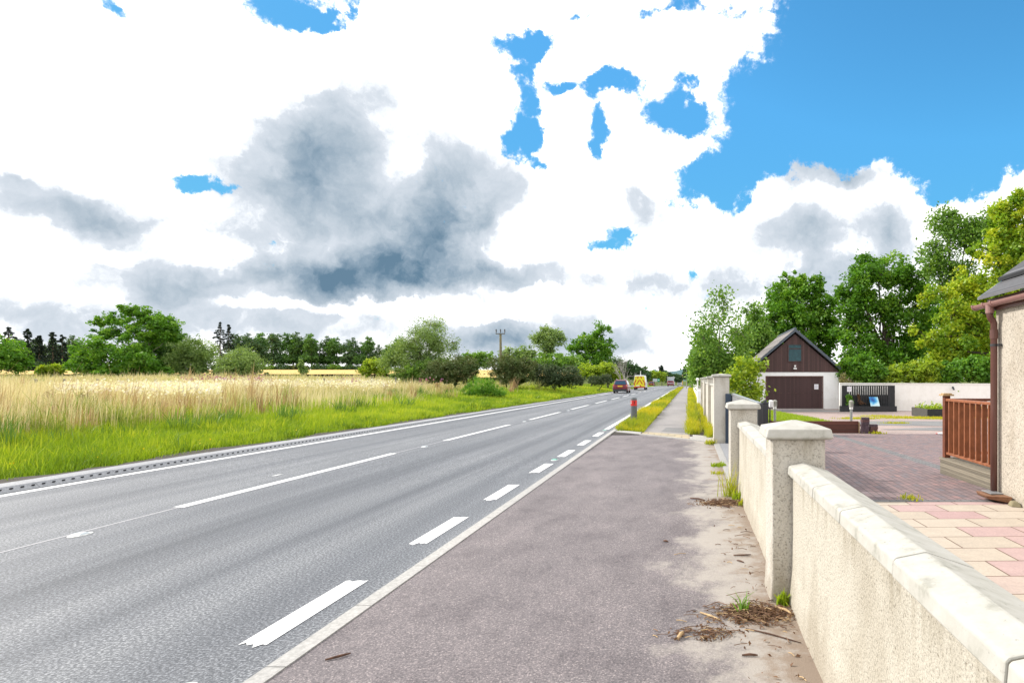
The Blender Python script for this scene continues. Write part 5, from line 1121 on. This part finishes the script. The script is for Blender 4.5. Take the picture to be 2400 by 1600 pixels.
for i, px in enumerate(wp):
    o = protos[i] if i < 4 else copy_tree(protos[rr.randrange(4)])
    d = 268 + rr.uniform(-6, 14); x = X(px, d); o.location = (x, d, float(hz(x, d)) - .3)
    top = 795 + rr.uniform(-9, 12) + (10 if px > 850 else 0) ; hgt = Z(top, d) - float(hz(x, d)); k = hgt / 19.5; o.scale = (k * rr.uniform(.85, 1.1), k, k); o.rotation_euler.z = rr.uniform(0, 6)
    tag(o, f'dark woodland tree behind the wheat field, {ORD[i]} to the right of the lone conifers', 'tree', 'far woodland behind the wheat field')
for i, px in enumerate((-10, 30, 62, 92, 122, 155, 190)):
    o = copy_tree(protos[rr.randrange(4)]); d = 225 + rr.uniform(-6, 10); x = X(px, d); o.location = (x, d, float(hz(x, d)) - .3)
    hgt = Z(800 + rr.uniform(-6, 12), d) - float(hz(x, d)); k = hgt / 19.5; o.scale = (k * 1.1, k, k); o.rotation_euler.z = rr.uniform(0, 6)
    tag(o, f'dark tree of the distant left woodland, {ORD[i]} from the left edge', 'tree', 'distant woodland on the left')
# shrubs along the foot of the far woodland
for i, px in enumerate((585, 625, 668, 705, 748, 790, 833, 870)):
    tree('woodland_shrub', f'low shrub at the foot of the far woodland, {ORD[i]} from the lone conifers', 'shrub', px, 256, [(px - 10, 862, 16, 10), (px + 10, 864, 15, 9)], (L_far, L_mid, L_far, L_gorse)[i % 4], 900, .75, 120 + i, .6, .1, .08, group='shrubs under the far woodland', twigs=False)
for i, px in enumerate((60, 105, 150, 215)):
    tree('woodland_shrub', f'grey green shrub beyond the left wheat strip, {ORD[i]} from the left edge', 'shrub', px, 212, [(px - 12, 858, 22, 12), (px + 12, 860, 20, 11)], (L_mid, L_far)[i % 2], 1100, .7, 140 + i, .6, .1, .08, group='shrubs beyond the left wheat strip', twigs=False)
# wheat field and hills
grid('wheat_field', np.linspace(-330, -42, 60), np.linspace(126, 255, 40), lambda x, y: hz(x, y) + .55 + .06 * np.sin(x * .7) * np.cos(y * .5), M_wheat)
def hill(name, px0, px1, d, hpx, seed):
    rg = np.random.default_rng(seed); xs = np.linspace(X(px0, d), X(px1, d), 60); ys = np.linspace(d - 350, d + 350, 15)
    f = np.sin(np.linspace(0, math.pi, 60)) ** .8; bumps = 1 + .12 * np.sin(np.linspace(0, 19, 60)) + .06 * rg.normal(size=60)
    def zf(x, y): return -6 + (hpx * d / F + 8) * (f * bumps)[None, :] * np.sin(np.linspace(0, math.pi, 15))[:, None]
    return grid(name, xs, ys, zf, M_hill)
hill('hills', 1380, 1960, 1900, 17, 1); hill('hills', 1300, 1640, 1500, 19, 2); hill('hills', -900, 1250, 2200, 22, 3)

# ------------------------------------------------------------------ fence posts in the meadow
fp = [(192, 925, 33, .10), (240, 926, 33, .11), (320, 942, 28, .11), (455, 937, 36, .08), (84, 893, 62, .08), (150, 893, 63, .08), (229, 893, 64, .08), (300, 893, 65, .08), (365, 893, 66, .08), (440, 893, 67, .08), (760, 891, 66, .07), (872, 889, 68, .07), (928, 889, 69, .07)]
lbs = ['stout grey fence post among the thistles, leftmost of the near row', 'leaning grey fence post among the thistles', 'broad grey fence post in front of the thistles', 'slim dark fence post right of the thistles',
       'far thin fence post, first from the left edge', 'far thin fence post, second from the left edge', 'far thin fence post below the thicket start', 'far thin fence post below the tall spreading tree', 'far thin fence post below the dark ivy green tree', 'far thin fence post below the pale willow', 'far thin fence post before the wheat field', 'far thin fence post beneath the yellow green bush', 'far thin fence post before the feathery willow']
for (px, py, d, w), lb in zip(fp, lbs):
    x = X(px, d); z = float(hz(x, d)); tz_ = Z(py - 5, d); r_ = random.Random(px)
    b = MB(); tl = r_.uniform(-.06, .06); b.loft([[(x - w, d - w, z - .2), (x + w, d - w, z - .2), (x + w, d + w, z - .2), (x - w, d + w, z - .2)], [(x - w + tl, d - w, tz_), (x + w + tl, d - w, tz_ - .03), (x + w + tl, d + w, tz_), (x - w + tl, d + w, tz_ + .02)]])
    tag(b.build('fence_post', M_fpost, loc=(x, d, z)), lb, 'fence post', 'fence posts in the meadow')

# ------------------------------------------------------------------ grass
def blades(name, x, y, z, h, w, tint_b, tint_t, mat, seed, lean=.35, label=None):
    rng = np.random.default_rng(seed); n = len(x); a = rng.uniform(0, 2 * math.pi, n); dx, dy = np.cos(a) * w * .5, np.sin(a) * w * .5
    la = rng.uniform(0, 2 * math.pi, n); lm_ = np.abs(rng.normal(0, lean, n)) * h; lx, ly = np.cos(la) * lm_ + .08 * h, np.sin(la) * lm_
    p = np.stack([x, y, z], 1); o = np.stack([dx, dy, 0 * dx], 1)
    mid = p + np.stack([lx * .35, ly * .35, h * .55], 1); tip = p + np.stack([lx, ly, h * (1 - .25 * (lm_ / h) ** 2)], 1)
    v = np.stack([p - o, p + o, mid + o * .8, mid - o * .8, tip], 1).reshape(-1, 3)
    k = (np.arange(n) * 5)[:, None]
    loops = (k + np.array([0, 1, 2, 3, 3, 2, 4])[None, :]).ravel()
    t = np.stack([tint_b, tint_b, (tint_b + tint_t) / 2, (tint_b + tint_t) / 2, tint_t], 1).ravel()
    ob = np_mesh(name, v, np.tile([4, 3], n), loops, mat, None, np.clip(t, 0, 1)); ob['kind'] = 'stuff'
    if label: ob['label'] = label
    return ob
def vnoise(x, y, s, seed):
    rg = np.random.default_rng(seed); ph = rg.uniform(0, 6.28, (8, 2)); fr = rg.normal(0, 1, (8, 2)) / s; out = 0
    for i in range(8): out = out + np.sin(x * fr[i, 0] + y * fr[i, 1] + ph[i, 0])
    return out / 4
rng = np.random.default_rng(21)
# tall straw-coloured meadow
n = 300000; d = np.exp(rng.uniform(math.log(8), math.log(100), n)); u = rng.uniform(0, 1, n)
x = -14.2 - (np.maximum(1.22 * d + 3 - 14.2, 1.5)) * u; keep = (x > -1.3 * d - 4) & (vnoise(x, d, 1.2, 3) + rng.normal(0, .5, n) > -1.0)
edge = np.clip((-14.2 - x + 2.2 * vnoise(x, d, 3, 14) + .9 * vnoise(x, d, .9, 15)) / 13.0, 0, 1); keep &= rng.uniform(0, 1, n) < .16 + .60 * edge; x, y, edge = x[keep], d[keep], edge[keep]
patch = vnoise(x, y, 5, 5); h = (.32 + .56 * edge) * np.clip(.95 + .22 * patch + .12 * vnoise(x, y, 1.4, 6) + rng.normal(0, .20, len(x)), .3, 1.7)
clump = vnoise(x, y, 1.0, 18) * .7 + vnoise(x, y, .45, 19) * .5
green = np.clip(.92 - edge * .66 + .50 * vnoise(x, y, 4.5, 8) + .34 * clump, 0, 1)
h = h * np.clip(1 + .42 * vnoise(x, y, .7, 20) + .2 * vnoise(x, y, 2.2, 27), .35, 1.5)
tt = np.clip(.88 - .70 * green + .10 * clump + rng.normal(0, .17, len(x)), 0, 1); tb = np.clip(.24 - .2 * green + rng.normal(0, .08, len(x)), 0, 1)
blades('meadow_grass', x, y, hz(x, y), h, .009 * np.maximum(1, y / 13), tb, tt, L_straw, 22, .34)
n = 26000; d = np.exp(rng.uniform(math.log(9), math.log(60), n)); x = -14.5 - (np.maximum(1.22 * d - 9, 1.0)) * rng.uniform(0, 1, n); keep = (x > -1.3 * d - 4) & (vnoise(x, d, 2.4, 41) + rng.normal(0, .4, n) > .45); x, y = x[keep], d[keep]
blades('seed_stalks', x, y, hz(x, y), np.clip(rng.normal(1.08, .16, len(x)), .6, 1.5), .007 * np.maximum(1, y / 11), np.full(len(x), .5), np.clip(rng.normal(.95, .1, len(x)), 0, 1), L_straw, 29, .14)
def clump_field(name, n, d0, d1, xf, h, w, tb, tt, mat, seed, per=46, sp=.16, lean=.45):
    rg = np.random.default_rng(seed); cd = np.exp(rg.uniform(math.log(d0), math.log(d1), n)); cx = xf(rg, cd)
    hh = np.repeat(np.clip(rg.normal(h, h * .28, n), .1, None), per); s_ = np.repeat(rg.uniform(.6, 1.6, n) * sp, per); t_ = np.repeat(rg.normal(0, .14, n), per)
    x = np.repeat(cx, per) + rg.normal(0, 1, n * per) * s_; y = np.repeat(cd, per) + rg.normal(0, 1, n * per) * s_
    k = (x < -10.4) & (x > -1.3 * y - 4); x, y, hh, t_ = x[k], y[k], hh[k], t_[k]; m = len(x)
    return blades(name, x, y, hz(x, y), hh * np.clip(rg.normal(.9, .18, m), .3, 1.3), w * np.maximum(1, y / 13), np.clip(tb + t_ + rg.normal(0, .06, m), 0, 1), np.clip(tt + t_ + rg.normal(0, .1, m), 0, 1), mat, seed, lean)
deep = lambda a, b_: (lambda rg, d: -a - np.maximum(1.2 * d - a, 1.0) * rg.uniform(0, 1, len(d)) ** b_)
clump_field('meadow_weeds', 200, 10, 75, deep(14.5, 1.2), .82, .014, .12, .34, L_straw, 61)
clump_field('meadow_weeds', 80, 10, 60, deep(13.5, 1.6), .62, .018, .15, .5, L_dockg, 62)
clump_field('meadow_weeds', 150, 11, 60, deep(15, 1.0), 1.05, .012, .55, .85, L_brownseed, 63, 34, .12, .25)
clump_field('verge_tufts', 420, 7, 90, lambda rg, d: -10.7 - rg.gamma(2, 1.2, len(d)), .30, .013, .05, .22, L_short, 64, 40, .12)
clump_field('verge_tufts', 260, 7, 90, lambda rg, d: -10.8 - rg.gamma(2, 1.3, len(d)), .34, .012, .45, .95, L_short, 65, 36, .16)
# short bright verge on the left
n = 230000; d = np.exp(rng.uniform(math.log(6.5), math.log(190), n)); x = -10.25 - rng.gamma(2.0, 1.45, n) * 1.0
keep = (x > -1.3 * d - 4) & (x > -19) & ((x < -10.75) | (vnoise(x, d, .7, 9) + rng.normal(0, .4, n) > .1)); x, y = x[keep], d[keep]
g = .8 * vnoise(x, y, 2.6, 12) + .7 * vnoise(x, y, .8, 13); h = np.clip(.13 + .022 * (-10.3 - x) * 2.6 + .06 * g + rng.normal(0, .06, len(x)), .04, .7)
tb = np.clip(.25 + .12 * g + rng.normal(0, .1, len(x)), 0, 1); tt = np.clip(.52 + .30 * g + rng.normal(0, .2, len(x)), 0, 1)
blades('verge_grass', x, y, hz(x, y), h, .011 * np.maximum(1, y / 11), tb, tt, L_short, 23, .5)
# verge beside the footpath
n = 60000; d = np.exp(rng.uniform(math.log(17.9), math.log(150), n)); x = rng.uniform(-2.28, -1.34, n); keep = (d > 18.3 + (-1.36 - x) * .9) & (vnoise(x, d, .5, 31) > -.85); x, y = x[keep], d[keep]
g = vnoise(x, y, 1.4, 33); h = np.clip(.15 + .09 * g + rng.normal(0, .06, len(x)), .03, .5) * np.clip((y - 17) / 4, .5, 1)
blades('verge_weeds', x, y, rz(y) + .02, h, .014 * np.maximum(1, y / 20), np.clip(.3 + rng.normal(0, .1, len(x)), 0, 1), np.clip(.46 + .34 * g + rng.normal(0, .2, len(x)), 0, 1), L_verge, 24, .55)
n = 26000; d = np.exp(rng.uniform(math.log(16.6), math.log(120), n)); side = rng.uniform(0, 1, n) < .68; x = np.where(side, .12 + rng.normal(0, .09, n), .56 + rng.normal(0, .05, n)); keep = (x < .66) & (vnoise(x * 0, d, .8, 36) + rng.normal(0, .3, n) > -.5) & ((d > 17.6) | ~side); x, y = x[keep], d[keep]
h = np.clip(.20 + .08 * vnoise(x, y, 1.0, 38) + rng.normal(0, .06, len(x)), .05, .55)
blades('path_weeds', x, y, rz(y) + .016, h, .014 * np.maximum(1, y / 20), np.clip(.35 + rng.normal(0, .1, len(x)), 0, 1), np.clip(.62 + rng.normal(0, .18, len(x)), 0, 1), L_verge, 25, .5)
rg = np.random.default_rng(71); n = 170; cd = np.exp(rg.uniform(math.log(18.6), math.log(80), n)); cx = np.where(rg.uniform(0, 1, n) < .6, rg.uniform(-2.15, -1.45, n), rg.uniform(.08, .26, n)); per = 34
x = np.repeat(cx, per) + rg.normal(0, .07, n * per); y = np.repeat(cd, per) + rg.normal(0, .09, n * per); t_ = np.repeat(rg.uniform(-.25, .25, n), per); hh = np.repeat(rg.uniform(.18, .42, n), per)
k = ((x > -2.3) & (x < -1.3)) | (x > .02); x, y, t_, hh = x[k], y[k], t_[k], hh[k]
blades('verge_tufts', x, y, rz(y) + .016, hh * rg.uniform(.5, 1.1, len(x)), .013 * np.maximum(1, y / 20), np.clip(.12 + t_ * .4 + 0 * x, 0, 1), np.clip(.42 + t_ + rg.normal(0, .1, len(x)), 0, 1), L_verge, 72, .4)
# lawn blades
n = 26000; x = rng.uniform(1.3, 5.0, n); y = rng.uniform(21.1, 33, n); keep = x < np.interp(y, [21, 24, 28, 33], [5.0, 4.85, 4.45, 3.9]); x, y = x[keep], y[keep]
blades('lawn_grass', x, y, lawn_z(x, y), np.clip(rng.normal(.06, .02, len(x)), .02, .14), np.full(len(x), .02), np.full(len(x), .35), np.clip(rng.normal(.65, .15, len(x)), 0, 1), L_short, 26, .5)
# scattered tufts on the gravel and round the planter
xs_, ys_ = [], []
for cx, cy, w, l, nn in ((8.6, 31.5, 1.0, .35, 900), (11.3, 32.5, 1.7, .5, 1500), (12.6, 31.6, 1.2, .35, 1200), (10.6, 34.6, 1.0, .3, 500), (13.6, 32.0, 1.6, .4, 1300), (6.3, 20.75, .25, .12, 160), (5.85, 20.9, .05, .06, 60), (9.0, 27.0, .6, .15, 300)):
    xs_.append(rng.normal(cx, w * .5, nn)); ys_.append(rng.normal(cy, l, nn))
x, y = np.concatenate(xs_), np.concatenate(ys_)
blades('gravel_grass', x, y, yz(y) + .003, np.clip(rng.normal(.07, .03, len(x)), .02, .2), np.full(len(x), .025), np.full(len(x), .4), np.clip(rng.normal(.7, .18, len(x)), 0, 1), L_verge, 27, .6)
# thistle heads, pink flowers, small yellow flowers
def heads(name, n, xf, size, mat, seed):
    rg = np.random.default_rng(seed); x, y, zz = xf(rg, n); o = leaf_obj(name, leaves(rg, np.stack([x, y, zz], 1), size, .9, 0), mat, None, rg.uniform(0, 1, n), (0, 0, 0)); o['kind'] = 'stuff'
def th(rg, n):
    px = rg.choice([170, 215, 290, 330, 360, 395, 420, 455, 470, 520, 560, 610, 660, 720, 780, 830, 880], n) + rg.normal(0, 26, n); d = np.where(px > 520, rg.choice([40, 46, 54], n), rg.choice([25, 28, 32, 37], n)) + rg.normal(0, 1.6, n); x = X(px, d); return x, d, hz(x, d) + rg.normal(1.10, .13, n)
heads('thistle_heads', 5200, th, .10, L_fluff, 51)
def pk(rg, n):
    px = rg.choice([440, 475, 500, 520, 545, 580, 600, 615, 800, 830, 1000, 1030], n) + rg.normal(0, 8, n); d = rg.normal(58, 5, n); x = X(px, d); return x, d, hz(x, d) + rg.normal(1.2, .14, n)
heads('pink_flowers', 420, pk, .15, L_pink, 52)
def yf(rg, n):
    d = np.exp(rg.uniform(math.log(7.5), math.log(40), n)); x = -10.6 - rg.gamma(2, .5, n); return x, d, hz(x, d) + .16 + rg.normal(0, .04, n)
heads('yellow_flowers', 260, yf, .035, L_ylw, 53)
# dark dock clumps in the grass
for i, (px, d, lb) in enumerate(((115, 25, 'brown dried dock clump on the left among the pale thistles'), (200, 24.5, 'brown dried dock clump beside the stout grey fence post'))):
    tree('dock_clump', lb, 'plant', px, d, [(px - 4, 938, 13, 18), (px + 8, 944, 12, 16)], L_dry, 420, .14, 160 + i, .3, -.4, .02, twigs=False)

# ------------------------------------------------------------------ litter, sticks, weeds by the wall
def weed(name, label, x, y, z, n, h, mat, seed, w=.012, spread=.06):
    rg = np.random.default_rng(seed); xx = x + rg.normal(0, spread, n); yy = y + rg.normal(0, spread, n)
    o = blades(name, xx, yy, np.full(n, z), np.clip(rg.normal(h, h * .3, n), .02, None), np.full(n, w), np.full(n, .35), np.clip(rg.normal(.65, .2, n), 0, 1), mat, seed, .55)
    del o['kind']; return tag(o, label, 'weed')
weed('grass_tuft', 'tall yellow green grass tuft at the foot of the middle pillar', .56, 8.35, .0, 70, .32, L_verge, 301, .010, .05)
weed('weed_tuft', 'low bright weed against the wall beside the middle pillar', .69, 8.15, .0, 80, .10, L_short, 302, .025, .05)
weed('weed_tuft', 'small green weed at the foot of the tall grey pillar', .52, 14.95, .0, 90, .10, L_verge, 303, .02, .07)
weed('weed_tuft', 'flat green weed by the threshold strip', .52, 11.2, .0, 120, .06, L_short, 304, .02, .06)
weed('weed_tuft', 'fresh green weed at the corner of the nearest pillar', .665, 4.36, .0, 60, .08, L_short, 305, .022, .025)
weed('weed_tuft', 'spindly green seedling growing through the nearer litter pile', .36, 4.18, .0, 22, .11, L_mid, 306, .012, .015)
weed('weed_tuft', 'yellow green weed at the seam between block drive and flagstones', X(2128, 8.2), 8.2, .0, 70, .05, L_verge, 307, .018, .06)
weed('weed_tuft', 'small grass tuft halfway along the threshold strip', .50, 10.3, .0, 60, .05, L_verge, 308, .014, .06)
weed('weed_tuft', 'yellow flower weed at the wall end of the farther litter pile', .70, 7.75, .0, 50, .09, L_verge, 309, .02, .04)
def debris(name, label, cx, cy, sx, sy, n, seed):
    rg = np.random.default_rng(seed); b = MB()
    for i in range(n):
        x, y = cx + rg.normal(0, sx) , cy + rg.normal(0, sy)
        if x > .71: x = .71 - abs(rg.normal(0, .05))
        a = rg.normal(0, .5) + (.0 if rg.uniform() < .7 else rg.uniform(0, 3)); L_ = rg.gamma(2, .010) + .008; r_ = rg.uniform(.0012, .0035)
        hh = .004 + abs(rg.normal(0, .014)) * max(0, 1 - (abs(x - cx) / (2 * sx)) ** 2); dx, dy = math.cos(a) * L_, math.sin(a) * L_
        b.tube([(x - dx, y - dy, .006 + hh), (x, y, .008 + hh + rg.uniform(0, .006)), (x + dx, y + dy, .006 + hh * rg.uniform(.4, 1.3))], r_, 4, int(rg.choice(3, p=[.62, .2, .18])))
    o = b.build(name, [M_twig, M_chip, M_stick]); o['kind'] = 'stuff'
    c = np.stack([cx + rg.normal(0, sx, n), cy + rg.normal(0, sy, n), .008 + np.abs(rg.normal(0, .010, n))], 1); c[:, 0] = np.minimum(c[:, 0], .72)
    o2 = leaf_obj('dead_leaves', leaves(rg, c, .028, .6, 2.5), L_dry, None, rg.uniform(0, 1, n), (0, 0, 0)); o2['kind'] = 'stuff'
debris('twig_litter', '', .42, 4.16, .13, .085, 520, 401)
debris('twig_litter', '', .10, 3.85, .10, .05, 90, 405)
debris('twig_litter', '', .43, 7.85, .15, .10, 420, 402)
debris('twig_litter', '', .52, 3.2, .12, .75, 45, 403)
debris('twig_litter', '', .50, 5.7, .13, 1.1, 40, 404)
def mound(cx, cy, sx, sy, hgt, seed):
    rg = np.random.default_rng(seed); n = 26; gx_ = np.linspace(-1, 1, n)
    def zf(x, y):
        u, v = (x - cx) / sx, (y - cy) / sy; r2 = np.sqrt(u * u + v * v) + .25 * vnoise(x, y, .05, seed)
        return -.004 + np.clip(1 - r2, 0, None) * hgt + .003 * rg.normal(size=x.shape) * (r2 < 1)
    grid('soil', cx + gx_ * sx * 1.3, cy + gx_ * sy * 1.3, zf, M_litter)
mound(.44, 4.17, .25, .15, .02, 1); mound(.47, 7.9, .24, .2, .025, 2)
def stick(label, p, q, rad, mat, bend=.01):
    p = Vector(p); q = Vector(q); m = (p + q) / 2 + Vector((bend, -bend, rad * .6))
    b = MB(); b.tube([p, p.lerp(m, .6), m, q.lerp(m, .4), q], [rad * .7, rad, rad * 1.1, rad * .9, rad * .5], 7)
    tag(b.build('stick', mat, loc=p, smooth=True), label, 'stick')
def gp_(px, py): d = F * H / (py - VY); return (X(px, d), d)
def st2(label, a, c, rad, mat, bend=.01):
    (x0, y0), (x1, y1) = gp_(*a), gp_(*c); stick(label, (x0, y0, rad + .005), (x1, y1, rad + .005), rad, mat, bend)
st2('dark curved stick lying on the pink tarmac near the kerb', (762, 1550), (822, 1534), .007, M_stick, .008)
st2('short pale wood chip on the tarmac near the litter pile', (1588, 1502), (1602, 1486), .012, M_chip, .0)
st2('long pale splinter at the edge of the nearer litter pile', (1641, 1438), (1692, 1458), .007, M_chip, .003)
st2('long thin grey twig below the nearer litter pile', (1748, 1475), (1878, 1509), .0045, M_stick, -.02)
st2('short thick brown stick on the sandy ground by the near wall', (1739, 1539), (1776, 1539), .007, M_stick, .0)
st2('curved golden bark strip in the nearer litter pile', (1815, 1424), (1855, 1442), .009, M_chip, .02)
st2('pale bark curl beside the green weed at the nearest pillar', (1803, 1396), (1832, 1413), .007, M_barkl, -.02)
st2('small reddish chip alone on the open tarmac', (1555, 1270), (1566, 1272), .009, M_stick, .0)
st2('dark twig pointing out of the farther litter pile', (1618, 1169), (1652, 1174), .010, M_stick, .01)
st2('dark brown bark strip just below the farther litter pile', (1697, 1189), (1710, 1191), .012, M_stick, .0)
st2('crooked twig on the sandy ground right of the concrete patch', (1719, 1303), (1760, 1302), .007, M_stick, .02)
st2('straight twig below the crooked twig on the sandy ground', (1727, 1315), (1744, 1320), .006, M_stick, .0)
